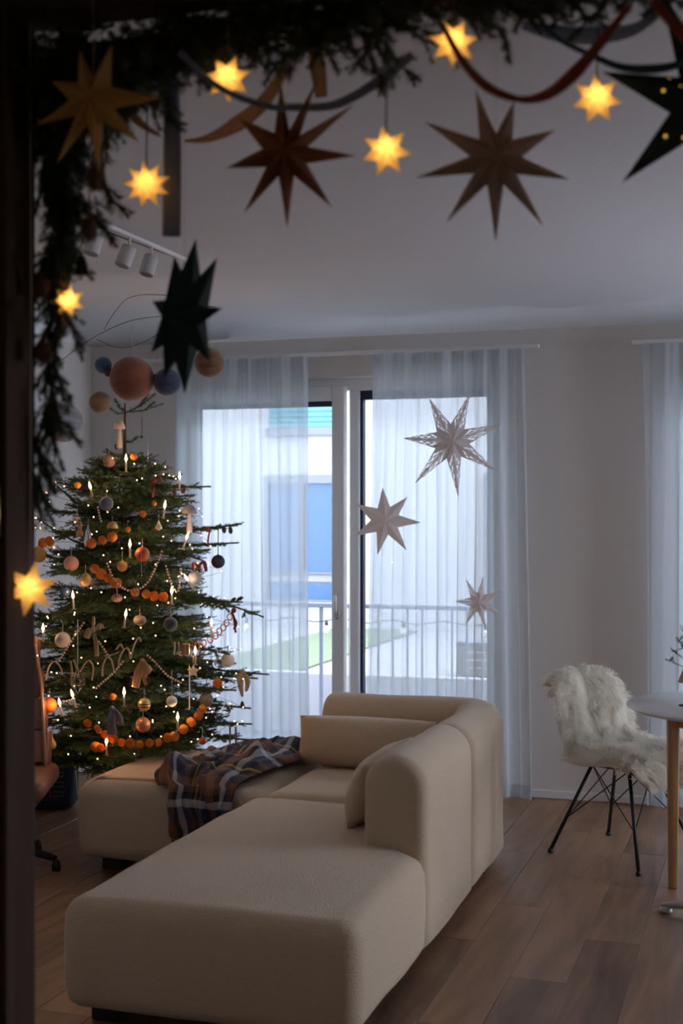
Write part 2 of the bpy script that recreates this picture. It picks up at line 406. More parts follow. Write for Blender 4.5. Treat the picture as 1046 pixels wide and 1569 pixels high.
def curtain(x0, x1, y, label, seed, nf, x0b=None, x1b=None, zb=0.03):
    r = random.Random(seed); x0b = x0 if x0b is None else x0b; x1b = x1 if x1b is None else x1b
    t = empty('sheer_curtain', ((x0 + x1) / 2, y, 0), label=label, cat='curtain')
    cx = (x0 + x1) / 2; nu = nf * 26; nv = 26
    ph = [r.uniform(0, 6.28) for _ in range(6)]
    V = []; F = []
    for j in range(nv + 1):
        v = j / nv; z = RZ - 0.0 + (zb - RZ) * v
        for i in range(nu + 1):
            u = i / nu
            uu = u + 0.012 * math.sin(u * 9 + ph[5])
            th = 2 * math.pi * nf * uu + 0.5 * math.sin(5 * u + ph[0])
            amp = 0.021 * (0.65 + 0.6 * math.sin(u * 17 + ph[1]) ** 2)
            yy = amp * (math.sin(th) + 0.45 * math.sin(th * 0.43 + ph[2] + v * 1.3)) * (0.55 + 0.45 * min(1, v * 3))
            xx = (x0 * (1 - v) + x0b * v) * (1 - u) + (x1 * (1 - v) + x1b * v) * u
            yy += 0.0022 * math.sin(th * 3.7 + ph[4] + v) * (1 - .5 * v); xx += 0.010 * math.sin(2 * th + ph[3]) * min(1, v * 2) + 0.008 * math.sin(v * 3 + u * 11 + ph[4])
            V.append((xx - cx, yy, z))
    for j in range(nv):
        for i in range(nu):
            a = j * (nu + 1) + i; F.append((a, a + 1, a + nu + 2, a + nu + 1))
    obj('fabric', (V, F), M_sheer, t)
    # hem and header tape: doubled cloth
    Vh = [(p[0], p[1] - 0.003, p[2]) for p in V[:(nu + 1) * 2]]
    Vh = []
    for zz in (RZ + .01, RZ - 0.06):
        for i in range(nu + 1): Vh.append((V[i][0], V[i][1] - 0.003, zz))
    Fh = [(i, i + 1, i + nu + 2, i + nu + 1) for i in range(nu)]
    obj('header_tape', (Vh, Fh), M_sheer, t)
    Vh = []
    k0 = nv * (nu + 1)
    for zz in (zb + .07, zb):
        for i in range(nu + 1): Vh.append((V[k0 + i][0], V[k0 + i][1] - 0.003, zz))
    obj('hem', (Vh, Fh), M_sheer, t)
    return t
YC = 7.02
curtain(XP(272, YC), XP(470, YC), YC, 'sheer white curtain behind the christmas tree', 3, 7, XP(262, YC), XP(480, YC), .02)
curtain(XP(569, YC), XP(806, YC), YC, 'sheer white curtain behind the three window stars', 8, 8, XP(556, YC), XP(814, YC), .02)
curtain(XP(984, YC), XP(984, YC) + 0.95, YC, 'sheer white curtain behind the fur covered chair and the table', 12, 7, XP(988, YC), XP(984, YC) + .95, .02)
# rails
tag(obj('trim_2', bx(XL + .3, XP(826, 7.05), 7.03, 7.06, RZ + .012, RZ + .032, bev=.003), M_trim, smooth=False), kind='structure')
tag(obj('trim_3', bx(XP(968, 7.05), 2.0, 7.03, 7.06, RZ + .012, RZ + .032, bev=.003), M_trim, smooth=False), kind='structure')
bm = bmesh.new()
for xx in (-3.3, -2.6, -1.9, -1.32): box(bm, xx - .01, xx + .01, 7.05, WB, RZ + .016, RZ + .028)
tag(obj('trim_4', bm, M_trim, smooth=False), kind='structure')

# ---------------------------------------------------------------- sofa
def fabric(name, c, c2, bs=0.5, scale=260):
    m = bpy.data.materials.new(name); N, L, b = nodes_of(m); b.inputs['Roughness'].default_value = 0.95; b.inputs['Sheen Weight'].default_value = 0.25
    tc = N.new('ShaderNodeTexCoord')
    n = N.new('ShaderNodeTexNoise'); n.inputs['Scale'].default_value = scale; n.inputs['Detail'].default_value = 3
    v = N.new('ShaderNodeTexVoronoi'); v.inputs['Scale'].default_value = scale * .8
    n3 = N.new('ShaderNodeTexNoise'); n3.inputs['Scale'].default_value = 3; n3.inputs['Detail'].default_value = 3
    for q in (n, v, n3): L.new(tc.outputs['Object'], q.inputs['Vector'])
    ad = N.new('ShaderNodeMath'); ad.operation = 'ADD'; L.new(n.outputs['Fac'], ad.inputs[0]); L.new(v.outputs['Distance'], ad.inputs[1])
    mx = N.new('ShaderNodeMix'); mx.data_type = 'RGBA'; mx.inputs['A'].default_value = (*c, 1); mx.inputs['B'].default_value = (*c2, 1)
    a2 = N.new('ShaderNodeMath'); a2.operation = 'MULTIPLY_ADD'; a2.inputs[1].default_value = .5; L.new(n.outputs['Fac'], a2.inputs[0])
    a3 = N.new('ShaderNodeMath'); a3.operation = 'MULTIPLY'; a3.inputs[1].default_value = .5; L.new(n3.outputs['Fac'], a3.inputs[0]); L.new(a3.outputs[0], a2.inputs[2])
    L.new(a2.outputs[0], mx.inputs['Factor']); L.new(mx.outputs['Result'], b.inputs['Base Color'])
    bp = N.new('ShaderNodeBump'); bp.inputs['Strength'].default_value = bs; bp.inputs['Distance'].default_value = .004
    L.new(ad.outputs[0], bp.inputs['Height']); L.new(bp.outputs['Normal'], b.inputs['Normal'])
    MATS[name] = m; return m
M_sofa = fabric('sand_boucle', (0.50, 0.375, 0.245), (0.68, 0.535, 0.375))
def soften(bm, crown, z_top, cuts=2, amp=0.004):
    bmesh.ops.triangulate(bm, faces=[f for f in bm.faces if len(f.verts) > 4])
    return bm
def soft_poly(poly, z0, z1, bev, crown=0.015, seg=6, grid=0.07):
    """upholstered block: polygon prism, generously rounded, gently crowned and uneven"""
    bm = prism(poly, z0, z1)
    bmesh.ops.bevel(bm, geom=bm.edges[:], offset=bev, segments=seg, affect='EDGES', profile=0.5)
    xs = [p[0] for p in poly]; ys = [p[1] for p in poly]
    # slice the broad faces so that they can be crowned
    x = min(xs) + grid
    while x < max(xs):
        bmesh.ops.bisect_plane(bm, geom=bm.verts[:] + bm.edges[:] + bm.faces[:], plane_co=(x, 0, 0), plane_no=(1, 0, 0)); x += grid
    y = min(ys) + grid
    while y < max(ys):
        bmesh.ops.bisect_plane(bm, geom=bm.verts[:] + bm.edges[:] + bm.faces[:], plane_co=(0, y, 0), plane_no=(0, 1, 0)); y += grid
    z = z0 + grid
    while z < z1:
        bmesh.ops.bisect_plane(bm, geom=bm.verts[:] + bm.edges[:] + bm.faces[:], plane_co=(0, 0, z), plane_no=(0, 0, 1)); z += grid
    cx, cy = sum(xs) / len(xs), sum(ys) / len(ys); hx, hy = (max(xs) - min(xs)) / 2, (max(ys) - min(ys)) / 2
    bm.normal_update()
    for v in bm.verts:
        u = (v.co.x - (max(xs) + min(xs)) / 2) / hx; q = (v.co.y - (max(ys) + min(ys)) / 2) / hy; s_ = (v.co.z - z0) / (z1 - z0)
        if s_ > .6: v.co.z += crown * max(0, 1 - u ** 4) * max(0, 1 - q ** 4)
        k = noise.noise(Vector(v.co) * 3.1) * 0.006 + noise.noise(Vector(v.co) * 9) * 0.0015
        bul = 0.010 * max(0, 1 - (2 * s_ - 1) ** 2)
        v.co += v.normal * (k + bul)
    return bm
def sweep_back(path, width, z0, z1, end_r=0.06):
    """padded backrest: an upright rounded section carried along a plan path"""
    path = catmull([(p[0], p[1], 0) for p in path], 10)
    # cumulative length for rounding the ends
    s = [0]
    for a, b in zip(path, path[1:]): s.append(s[-1] + (b - a).length)
    T = s[-1]
    extra = []
    for f in (0.0, .12, .3, .55, .8): extra.append(f * end_r)
    ts = sorted(set([e for e in extra] + [T - e for e in extra] + [q for q in s if end_r < q < T - end_r]))
    def at(t):
        for i in range(len(s) - 1):
            if t <= s[i + 1] + 1e-9:
                return path[i].lerp(path[i + 1], (t - s[i]) / max(1e-9, s[i + 1] - s[i]))
        return path[-1]
    hw = width / 2; prof = []
    r = hw * 0.97
    for k in range(0, 4): prof.append((-hw, z0 + .03 + (z1 - r - z0 - .03) * k / 4))
    for k in range(0, 17):
        th = math.pi * (1 - k / 16); prof.append((hw * math.cos(th), z1 - r + r * math.sin(th)))
    for k in range(1, 5): prof.append((hw, z1 - r - (z1 - r - z0 - .03) * k / 4))
    prof.append((hw - .03, z0)); prof.append((-hw + .03, z0))
    bm = bmesh.new(); rings = []
    for t in ts:
        e = min(t, T - t); k = 1.0
        if e < end_r: k = math.sqrt(max(0, 1 - (1 - e / end_r) ** 2))
        ins = (1 - k) * end_r
        p = at(t); q = at(min(T, t + .02)) - at(max(0, t - .02)); q.normalize(); nrm = Vector((q.y, -q.x, 0))
        ring = []
        for (o_, z) in prof:
            so = o_ * (hw - ins * .8) / hw; sz = z - ins * .8 * max(0, (z - (z0 + z1) / 2) / ((z1 - z0) / 2))
            v = p + nrm * so; v.z = sz
            n_ = noise.noise(v * 3.3) * .008 + noise.noise(v * 8) * .002
            v += nrm * n_ * (1 if o_ > 0 else -1); v.z += n_ * .5 if z > z1 - r else 0
            ring.append(bm.verts.new(v))
        rings.append(ring)
    for a, b in zip(rings, rings[1:]):
        for k in range(len(prof)): bm.faces.new((a[k], a[(k + 1) % len(prof)], b[(k + 1) % len(prof)], b[k]))
    bm.faces.new(rings[0][::-1]); bm.faces.new(rings[-1])
    bmesh.ops.recalc_face_normals(bm, faces=bm.faces[:])
    return bm
SX0, SX1 = -2.0, -1.09; SF = 3.52
sofa = empty('sectional_sofa', ((SX0 + SX1) / 2, 4.75, 0), label='large sand coloured boucle sectional sofa in the middle of the room', cat='sofa')
so = sofa.location.copy()
def sobj(name, bm, m=M_sofa):
    o = obj(name, bm, m, sofa); o.location = (-so.x, -so.y, 0); return o
ZS = 0.385
sobj('chaise_seat', soft_poly([(SX0, SF), (SX1, SF), (SX1, 4.33), (-1.315, 4.345), (-1.315, 5.045), (SX0, 5.045)], 0.055, ZS, 0.055, 0.02))
sobj('side_backrest', sweep_back([(-1.205, 4.335), (-1.205, 4.6), (-1.205, 5.09)], 0.225, 0.05, 0.71, .05))
sobj('corner_backrest', sweep_back([(-1.205, 5.10), (-1.205, 5.40), (-1.208, 5.66), (-1.235, 5.80), (-1.30, 5.855), (-1.45, 5.87), (-1.70, 5.87), (-1.95, 5.87)], 0.225, 0.05, 0.70, .05))
sobj('corner_seat', soft_poly([(-1.96, 5.055), (-1.325, 5.055), (-1.325, 5.74), (-1.96, 5.74)], 0.055, ZS, 0.05, 0.018))
sobj('ottoman_seat', soft_poly([(-2.81, 5.06), (-1.975, 5.06), (-1.975, 5.97), (-2.81, 5.97)], 0.055, ZS + .005, 0.07, 0.018))
M_leg = mat('black_plastic_foot', (.01, .01, .01), .5)
for lx, ly in ((-1.9, 3.66), (-1.2, 3.66), (-1.9, 4.9), (-1.2, 4.2), (-1.2, 5.0), (-1.2, 5.6), (-1.85, 5.8), (-2.68, 5.2), (-2.1, 5.2), (-2.68, 5.85), (-2.1, 5.85)):
    o = obj('leg', bx(-.05, .05, -.05, .05, 0, .075, bev=.006), M_leg, sofa, (lx - so.x, ly - so.y, 0), smooth=False)
def cushion(name, label, L_, H_, T_, loc, rot, m=M_sofa):
    bm = bmesh.new(); nu, nv = 24, 12
    g = {}
    for sd in (1, -1):
        for i in range(nu + 1):
            for j in range(nv + 1):
                u = -1 + 2 * i / nu; v = -1 + 2 * j / nv
                th = T_ / 2 * ((1 - abs(u) ** 3.2) ** .55) * ((1 - abs(v) ** 2.6) ** .6)
                if (i in (0, nu) or j in (0, nv)) and sd == -1: g[(sd, i, j)] = g[(1, i, j)]; continue
                px_ = L_ / 2 * u * (1 - .03 * (1 - v * v)); pz = H_ / 2 * v * (1 - .07 * (u * u * 0 + (1 - u * u)) * -1 - .07)
                w_ = .004 * noise.noise(Vector((u * 3, v * 3, sd)))
                g[(sd, i, j)] = bm.verts.new((px_, sd * (th + w_), pz))
    for sd in (1, -1):
        for i in range(nu):
            for j in range(nv):
                f = [g[(sd, i, j)], g[(sd, i + 1, j)], g[(sd, i + 1, j + 1)], g[(sd, i, j + 1)]]
                try: bm.faces.new(f if sd == -1 else f[::-1])
                except ValueError: pass
    bmesh.ops.recalc_face_normals(bm, faces=bm.faces[:])
    o = obj(name, bm, m); o.location = loc; o.rotation_euler = rot
    return tag(o, label, 'cushion')
cushion('lumbar_cushion', 'long sand coloured cushion leaning on the rear backrest', 0.63, 0.225, 0.15, (-1.70, 5.655, ZS + 0.128), (R(-14), 0, 0))
cushion('lumbar_cushion', 'sand coloured cushion tucked behind the side backrest', 0.66, 0.26, 0.15, (-1.40, 4.86, ZS + 0.13), (R(-16), 0, R(-90)))

# ---------------------------------------------------------------- plaid throw
def plaid_mat():
    m = bpy.data.materials.new('plaid_wool'); N, L, b = nodes_of(m); b.inputs['Roughness'].default_value = .95
    uv = N.new('ShaderNodeUVMap'); sp = N.new('ShaderNodeSeparateXYZ'); L.new(uv.outputs[0], sp.inputs[0])
    def ramp(ax, rep, off):
        mu = N.new('ShaderNodeMath'); mu.operation = 'MULTIPLY_ADD'; mu.inputs[1].default_value = rep; mu.inputs[2].default_value = off
        L.new(sp.outputs[ax], mu.inputs[0]); fr = N.new('ShaderNodeMath'); fr.operation = 'FRACT'; L.new(mu.outputs[0], fr.inputs[0])
        cr = N.new('ShaderNodeValToRGB'); cr.color_ramp.interpolation = 'CONSTANT'
        st = [(0, (.018, .022, .045)), (.17, (.20, .085, .035)), (.34, (.025, .02, .02)), (.42, (.50, .50, .50)), (.50, (.03, .04, .09)), (.66, (.12, .055, .03)), (.76, (.015, .015, .02)), (.86, (.60, .42, .06)), (.885, (.02, .025, .03)), (.95, (.16, .10, .07))]
        e = cr.color_ramp.elements
        while len(e) < len(st): e.new(0.5)
        for k, (p, c) in enumerate(st): e[k].position = p; e[k].color = (*c, 1)
        L.new(fr.outputs[0], cr.inputs[0]); return cr.outputs[0]
    mx = N.new('ShaderNodeMix'); mx.data_type = 'RGBA'; mx.inputs['Factor'].default_value = .5
    L.new(ramp(0, 1.7, .1), mx.inputs['A']); L.new(ramp(1, 2.9, .3), mx.inputs['B'])
    L.new(mx.outputs['Result'], b.inputs['Base Color'])
    n = N.new('ShaderNodeTexNoise'); n.inputs['Scale'].default_value = 300; bp = N.new('ShaderNodeBump'); bp.inputs['Strength'].default_value = .3; bp.inputs['Distance'].default_value = .003
    L.new(n.outputs['Fac'], bp.inputs['Height']); L.new(bp.outputs['Normal'], b.inputs['Normal'])
    return m
def throw():
    nu, nv = 90, 120; me = bpy.data.meshes.new('plaid_throw'); V = []; UV = []
    for j in range(nv + 1):
        v = j / nv
        for i in range(nu + 1):
            u = i / nu
            # v 0 = far end on the seat, .68 = front edge, 1 = bottom of the drape
            if v < .68:
                k = v / .68; y = 5.90 - .84 * k; z = 0
                xl = -2.34 - .13 * math.sin(k * 2.6) - .04 * math.sin(k * 9); xr = -1.97 - .11 * k * k
            else:
                k = (v - .68) / .32; y = 5.055 - .035 * min(1, k * 5); z = -.30 * k
                xl = -2.36 + .06 * k; xr = -2.06 + .02 * k
            x = xl + (xr - xl) * u
            q = Vector((u * 2.2, v * 3.0, 3.1))
            n1 = noise.noise(q * 1.6); n2 = noise.noise(q * 3.4 + Vector((7, 1, 2))); rg = 1 - abs(noise.noise(q * 2.1 + Vector((1, 9, 4)))) * 2
            lift = .018 + .07 * max(0, n1) + .03 * abs(n2) + .055 * max(0, rg - .35) + .045 * math.exp(-((u - .62) / .25) ** 2) * max(0, 1 - abs(v - .25) / .35)
            edge = min(u, 1 - u, v * 1.2, 1) * 6
            lift = .012 + (lift - .012) * min(1, .35 + edge)
            if v < .68:
                fold = max(0, (v - .60) / .08); z = ZS + .02 + lift * (1 - .3 * fold) - .03 * fold * fold
                z -= .0
            else:
                y -= .012 + .6 * lift + .018 * math.sin(u * 15 + 2 * n1) * min(1, k * 3); z = ZS + .005 + z + .02 * (1 - k)
            x += .02 * n2
            V.append((x, y, z)); UV.append((u, v))
    F = []
    for j in range(nv):
        for i in range(nu):
            a = j * (nu + 1) + i; F.append((a, a + nu + 1, a + nu + 2, a + 1))
    me.from_pydata([(p[0] + 2.15, p[1] - 5.4, p[2] - ZS) for p in V], [], F)
    ul = me.uv_layers.new(name='UVMap')
    for l in me.loops: ul.data[l.index].uv = UV[l.vertex_index]
    me.polygons.foreach_set('use_smooth', [True] * len(me.polygons)); me.materials.append(plaid_mat())
    o = bpy.data.objects.new('plaid_throw', me); COL.objects.link(o); o.location = (-2.15, 5.4, ZS)
    sm = o.modifiers.new('thickness', 'SOLIDIFY'); sm.thickness = .006; sm.offset = 1
    tag(o, 'crumpled navy, brown and white plaid throw with fringe on the ottoman', 'blanket')
    # fringe along the far end
    bm = bmesh.new()
    r = random.Random(2)
    for i in range(0, nu + 1, 2):
        p = Vector(V[i]) - Vector((-2.15, 5.4, ZS))
        d = Vector((r.uniform(-.02, .02), .035, r.uniform(-.03, .01)))
        tube(bm, [p, p + d * .5 + Vector((0, 0, .008)), p + d], .0022, 4)
    obj('fringe', bm, mat('plaid_fringe', (.16, .13, .14), .9), o)
throw()

# ---------------------------------------------------------------- fir branches
M_needle = mat('fir_needles', (0.060, 0.120, 0.040), 0.65, nscale=14, namt=0.5)
M_needle2 = mat('garland_needles', (0.035, 0.055, 0.022), 0.7, nscale=30, namt=0.4, rnd=.3)
M_bark = mat('brown_bark', (0.10, 0.06, 0.035), 0.9, nscale=40, namt=0.3)
NR = np.random.RandomState(11)
class Fir:
    """collects needle-covered twigs; every needle is its own slim blade"""
    def __init__(s): s.V = []; s.F = []; s.n = 0; s.bv = bmesh.new()
    def twig(s, pts, dens=520, nl=0.0165, nw=0.0030, stem=0.0012, up=(0, 0, 1), spread=1.0, droop=0.0):
        P_ = np.array([tuple(p) for p in pts]); seg = np.diff(P_, axis=0); ln = np.linalg.norm(seg, axis=1); L_ = ln.sum()
        if L_ < 1e-4: return
        cum = np.concatenate([[0], np.cumsum(ln)]); n = max(6, int(L_ * dens))
        t = np.sort(NR.uniform(0, L_, n)); idx = np.clip(np.searchsorted(cum, t) - 1, 0, len(ln) - 1)
        f = ((t - cum[idx]) / np.maximum(ln[idx], 1e-9))[:, None]
        base = P_[idx] + seg[idx] * f; T = seg[idx] / np.maximum(ln[idx], 1e-9)[:, None]
        upv = np.array(up, float); a = np.cross(T, upv); a /= np.maximum(np.linalg.norm(a, axis=1), 1e-6)[:, None]; b = np.cross(a, T)
        ph = NR.uniform(-0.35 * math.pi, 1.35 * math.pi, n) * spread
        rad = a * np.cos(ph)[:, None] + b * np.sin(ph)[:, None]
        fw = NR.uniform(.35, .8, n)[:, None]; d = T * fw + rad * (1.15 - .45 * fw); d /= np.linalg.norm(d, axis=1)[:, None]
        taper = np.minimum(1, (L_ - t) / .02 + .55)[:, None] * NR.uniform(.75, 1.1, n)[:, None]
        tip = base + d * nl * taper; tip[:, 2] -= droop * nl
        sd = np.cross(d, T); sd /= np.maximum(np.linalg.norm(sd, axis=1), 1e-6)[:, None]; sd *= nw / 2
        v = np.stack([base - sd, base + sd, tip], 1).reshape(-1, 3)
        s.V.append(v); s.F.append(np.arange(3 * n).reshape(-1, 3) + s.n); s.n += 3 * n
        tube(s.bv, pts, [stem * 1.2] * (len(pts) - 1) + [stem * .6], 4)
    def build(s, name, mn, parent, loc=None, stem_mat=None, org=(0, 0, 0)):
        me = bpy.data.meshes.new(name)
        V = np.concatenate(s.V) - np.array(org); F = np.concatenate(s.F)
        s.bv.verts.index_update()
        bv = np.array([tuple(v.co) for v in s.bv.verts]).reshape(-1, 3) - np.array(org)
        bf = [tuple(v.index + len(V) for v in f.verts) for f in s.bv.faces]; s.bv.free()
        nq = len(bf); loops = np.concatenate([F.ravel(), np.array([i for f in bf for i in f], int)])
        sizes = np.concatenate([np.full(len(F), 3), np.array([len(f) for f in bf], int)])
        me.vertices.add(len(V) + len(bv)); me.vertices.foreach_set('co', np.concatenate([V, bv]).ravel())
        me.loops.add(len(loops)); me.loops.foreach_set('vertex_index', loops)
        me.polygons.add(len(sizes)); me.polygons.foreach_set('loop_start', np.concatenate([[0], np.cumsum(sizes)[:-1]]))
        me.materials.append(mn); me.materials.append(M_bark)
        me.polygons.foreach_set('material_index', np.concatenate([np.zeros(len(F), int), np.ones(nq, int)]))
        me.update(calc_edges=True); me.validate()
        o = bpy.data.objects.new(name, me); COL.objects.link(o); o.parent = parent
        if loc is not None: o.location = loc
        return o
def branch_pts(p0, p1, sag, n=7):
    p0 = Vector(p0); p1 = Vector(p1); out = []
    for i in range(n):
        t = i / (n - 1); p = p0.lerp(p1, t); p.z -= sag * math.sin(math.pi * t) * (p1 - p0).length; out.append(p)
    return out
def make_branch(parent, org, p0, p1, sag, r, twigs=9, tl=0.42, sub=True, dens=520, bare=0.12, upb=.15, low=-.12):
    """one spruce bough: spine, side twigs left and right in its plane, small sub twigs"""
    fr = Fir(); sp = branch_pts(p0, p1, sag, 8); L_ = (Vector(p1) - Vector(p0)).length
    tube(fr.bv, sp, [0.0035 + 0.006 * (1 - k / 7) * min(1, L_) for k in range(8)], 5)
    fr.twig(sp[2:], dens)
    d0 = (Vector(p1) - Vector(p0)).normalized(); side = d0.cross(Vector((0, 0, 1)))
    side = side.normalized() if side.length > .1 else Vector((1, 0, 0))
    for k in range(twigs):
        t = bare + (0.97 - bare) * (k + r.uniform(-.3, .3)) / twigs; t = max(bare, min(.96, t))
        i = min(6, int(t * 7)); q = sp[i].lerp(sp[i + 1], t * 7 - i); td = (sp[i + 1] - sp[i]).normalized()
        for sd in (1, -1):
            l = L_ * tl * (1 - t) ** .75 * r.uniform(.7, 1.15) + .05
            ang = R(r.uniform(38, 58)); dr = td * math.cos(ang) + side * sd * math.sin(ang); dr.z += r.uniform(low, upb); dr.normalize()
            e = q + dr * l; e2 = q + dr * l * .5 + Vector((0, 0, -.02 * l)); tw = [q, e2, e + Vector((0, 0, r.uniform(-.01, .02)))]
            fr.twig(tw, dens)
            if sub and l > .10:
                for m_ in range(int(l / .06)):
                    tt = .25 + .65 * m_ / max(1, int(l / .06)); qq = q.lerp(e, tt)
                    for s2 in (1, -1):
                        l2 = l * .42 * (1 - tt) + .03; a2 = R(r.uniform(35, 55))
                        sv = dr.cross(Vector((0, 0, 1))).normalized(); d2 = dr * math.cos(a2) + sv * s2 * math.sin(a2); d2.z += r.uniform(-.15, .15)
                        fr.twig([qq, qq + d2 * l2], dens)
    return fr.build('branch', M_needle, parent, org=org)

TX, TY = -2.99, 5.87; TD = 6.50
rvec = Vector((ca, sa, 0)); fvec = Vector((-sa, ca, 0))
tree = empty('christmas_tree', (TX, TY, 0), label='tall decorated fir christmas tree in the corner left of the window', cat='christmas tree')
to = Vector((TX, TY, 0))
def taxis(z): return Vector((TX + .004 * math.sin(z * 4), TY, z))
bm = tube(bmesh.new(), [taxis(z) - to for z in (0.06, .5, 1.0, 1.5, 1.8, 2.0, 2.06)], [.035, .032, .026, .017, .010, .005, .003], 10)
obj('trunk', bm, M_bark, tree)
st_ = obj('stand', lt([(0, 0), (.20, 0), (.20, .02), (.12, .05), (.06, .06), (.055, .14), (.04, .145), (.04, .1), (0, .1)], 24), mat('dark_green_metal', (.02, .05, .03), .4, metal=.3), tree)
# silhouette of the tree: (height, radius)
PROF = [(0.28, .50), (0.42, .62), (0.62, .66), (0.82, .66), (1.02, .62), (1.22, .53), (1.40, .47), (1.55, .42), (1.66, .36), (1.75, .24), (1.80, .12), (2.1, .05)]
def rad(z):
    for (a, ra), (b, rb) in zip(PROF, PROF[1:]):
        if z <= b: return ra + (rb - ra) * max(0, (z - a)) / (b - a)
    return .05
r = random.Random(21)
for z in (.42, .46, .53, .60, .67, .74, .81, .88, .95, 1.02, 1.09, 1.16, 1.23, 1.30, 1.37, 1.44, 1.50, 1.56, 1.62, 1.68, 1.73, 1.77):
    n = 8 if z < 1.3 else (8 if z < 1.65 else 7); off = r.uniform(0, 6.28)
    for k in range(n):
        th = off + 2 * math.pi * k / n + r.uniform(-.15, .15)
        d = Vector((math.cos(th), math.sin(th), 0)); L_ = rad(z) * r.uniform(.74, 1.0)
        rt = d.dot(rvec)
        if abs(rt) > .75: L_ *= .86
        fr_ = -d.dot(fvec)
        if z < 1.15 and d.x < .15 and d.y < -.1: L_ = min(L_, .50)
        p0 = taxis(z); p1 = p0 + d * L_ + Vector((0, 0, L_ * r.uniform(-.22, .12) + (.03 if z > 1.4 else 0)))
        if (p1.x < XL + .06): p1.x = XL + .06
        if p1.x > -2.9: p1.z = max(p1.z, .47)
        make_branch(tree, to, p0, p1, r.uniform(-.04, .08), r, twigs=8 if z < 1.5 else 6, dens=430, sub=(fr_ > -.35), upb=.22, low=-.35)
# boughs whose tips stick out past the crown, right and left, and the sparse top
for (px, py, dd, sg, tw, z0, tlen) in (
    (323, 746, -.05, .01, 3, 1.66, .20), (296, 768, -.25, .02, 6, 1.58, .35), (370, 803, -.10, .04, 5, 1.46, .30), (366, 832, .02, .03, 4, 1.40, .25), (322, 842, -.2, .04, 6, 1.36, .35),
    (404, 946, -.10, -.05, 5, 1.16, .28), (371, 923, -.22, .02, 6, 1.14, .35), (352, 1003, -.25, .02, 6, .98, .35), (412, 1034, -.14, .02, 6, .84, .25), (395, 1040, .05, .02, 5, .80, .3),
    (384, 1086, -.18, .0, 6, .64, .3), (386, 1110, -.08, .02, 6, .56, .3), (408, 1138, -.12, .0, 6, .50, .3), (362, 1058, -.3, .05, 7, .78, .35),
    (88, 746, -.10, .10, 2, 1.48, .22), (54, 792, -.12, .10, 2, 1.34, .22), (62, 850, -.25, .03, 5, 1.26, .35), (50, 940, -.2, .03, 7, 1.02, .35), (52, 985, -.25, .03, 7, .9, .35),
    (128, 720, -.22, .0, 4, 1.70, .3), (250, 718, -.18, .0, 4, 1.70, .3), (105, 735, -.2, .0, 5, 1.66, .3),
    (170, 1172, -.55, .05, 8, .50, .4), (225, 1160, -.6, .03, 8, .48, .4), (120, 1150, -.5, .03, 7, .48, .35), (290, 1150, -.5, .03, 7, .50, .35)):
    p1 = P(px, py, TD + dd); make_branch(tree, to, taxis(z0), p1, sg, r, twigs=tw, tl=tlen, dens=900, bare=.35 if tw <= 5 else .15, upb=.05)
for (px, py, z, dd) in ((250, 619, 2.015, .02), (238, 604, 2.01, -.06), (168, 626, 2.01, -.03), (176, 612, 2.02, .05), (158, 692, 1.80, -.05), (217, 694, 1.81, .03), (211, 670, 1.87, -.08), (172, 706, 1.79, -.15), (205, 712, 1.78, -.15)):
    fr = Fir(); a = taxis(z); b_ = P(px, py, TD + dd)
    mid = a.lerp(b_, .5) + Vector((0, 0, -.012)); fr.twig([a, mid, b_], 1000, nl=.019, nw=.0034)
    if abs(px - 190) > 30: fr.twig([mid, mid.lerp(b_, .6) + fvec * -.03 + Vector((0, 0, .02))], 1000, nl=.019, nw=.0034)
    fr.build('branch', M_needle, tree, org=to)

# ---------------------------------------------------------------- things on the tree
def tdepth(px, py, k=.86, push=0.0):
    z = CAMH + (785 - py) / FPX * 6.1; l = (px - 190) * .0031; R_ = rad(z)
    return TD - math.sqrt(max(R_ * R_ - l * l, .0)) * k - push - .03
def T(px, py, **k): return P(px, py, tdepth(px, py, **k))
def px2m(n, d): return n * d / FPX
def flame_mat():
    m = bpy.data.materials.new('candle_flame'); N, L, b = nodes_of(m); e = N.new('ShaderNodeEmission'); e.inputs[0].default_value = (1.0, .50, .22, 1); e.inputs[1].default_value = 7.0
    t = N.new('ShaderNodeBsdfTransparent'); a = N.new('ShaderNodeAddShader'); L.new(e.outputs[0], a.inputs[0]); L.new(t.outputs[0], a.inputs[1]); L.new(a.outputs[0], N['Material Output'].inputs['Surface']); return m
M_flame = flame_mat()
cl_light = bpy.data.lights.new('candle_light', 'POINT'); cl_light.energy = .20; cl_light.color = (1.0, .56, .24); cl_light.shadow_soft_size = .004
M_wax = mat('cream_wax', (.75, .68, .55), .5, translucent=.3)
M_bulb = mat('warm_led', (1, .7, .4), .5, emit=(1.0, .50, .22), estr=7.0)
try: M_bulb.cycles.emission_sampling = 'NONE'
except Exception: pass
M_silver = mat('silver_glass', (.75, .75, .76), .12, metal=1.0)
M_cap = mat('old_gold_cap', (.45, .32, .14), .35, metal=1.0)
cand = empty('tree_candle', (0, 0, 0))
lo_ = bpy.data.objects.new('candle_light', cl_light); COL.objects.link(lo_); lo_.parent = cand; lo_.location = (0, 0, .012)
obj('wax', lt([(0, -.045), (.0048, -.045), (.0045, -.004), (.003, -.001), (0, -.001)], 10), M_wax, cand)
obj('flame', lt([(0, 0), (.004, .004), (.0062, .012), (.0048, .022), (.002, .032), (0, .038)], 10), M_flame, cand)
obj('clip', lt([(0, -.05), (.010, -.049), (.011, -.045), (.005, -.046), (0, -.046)], 12), M_cap, cand)
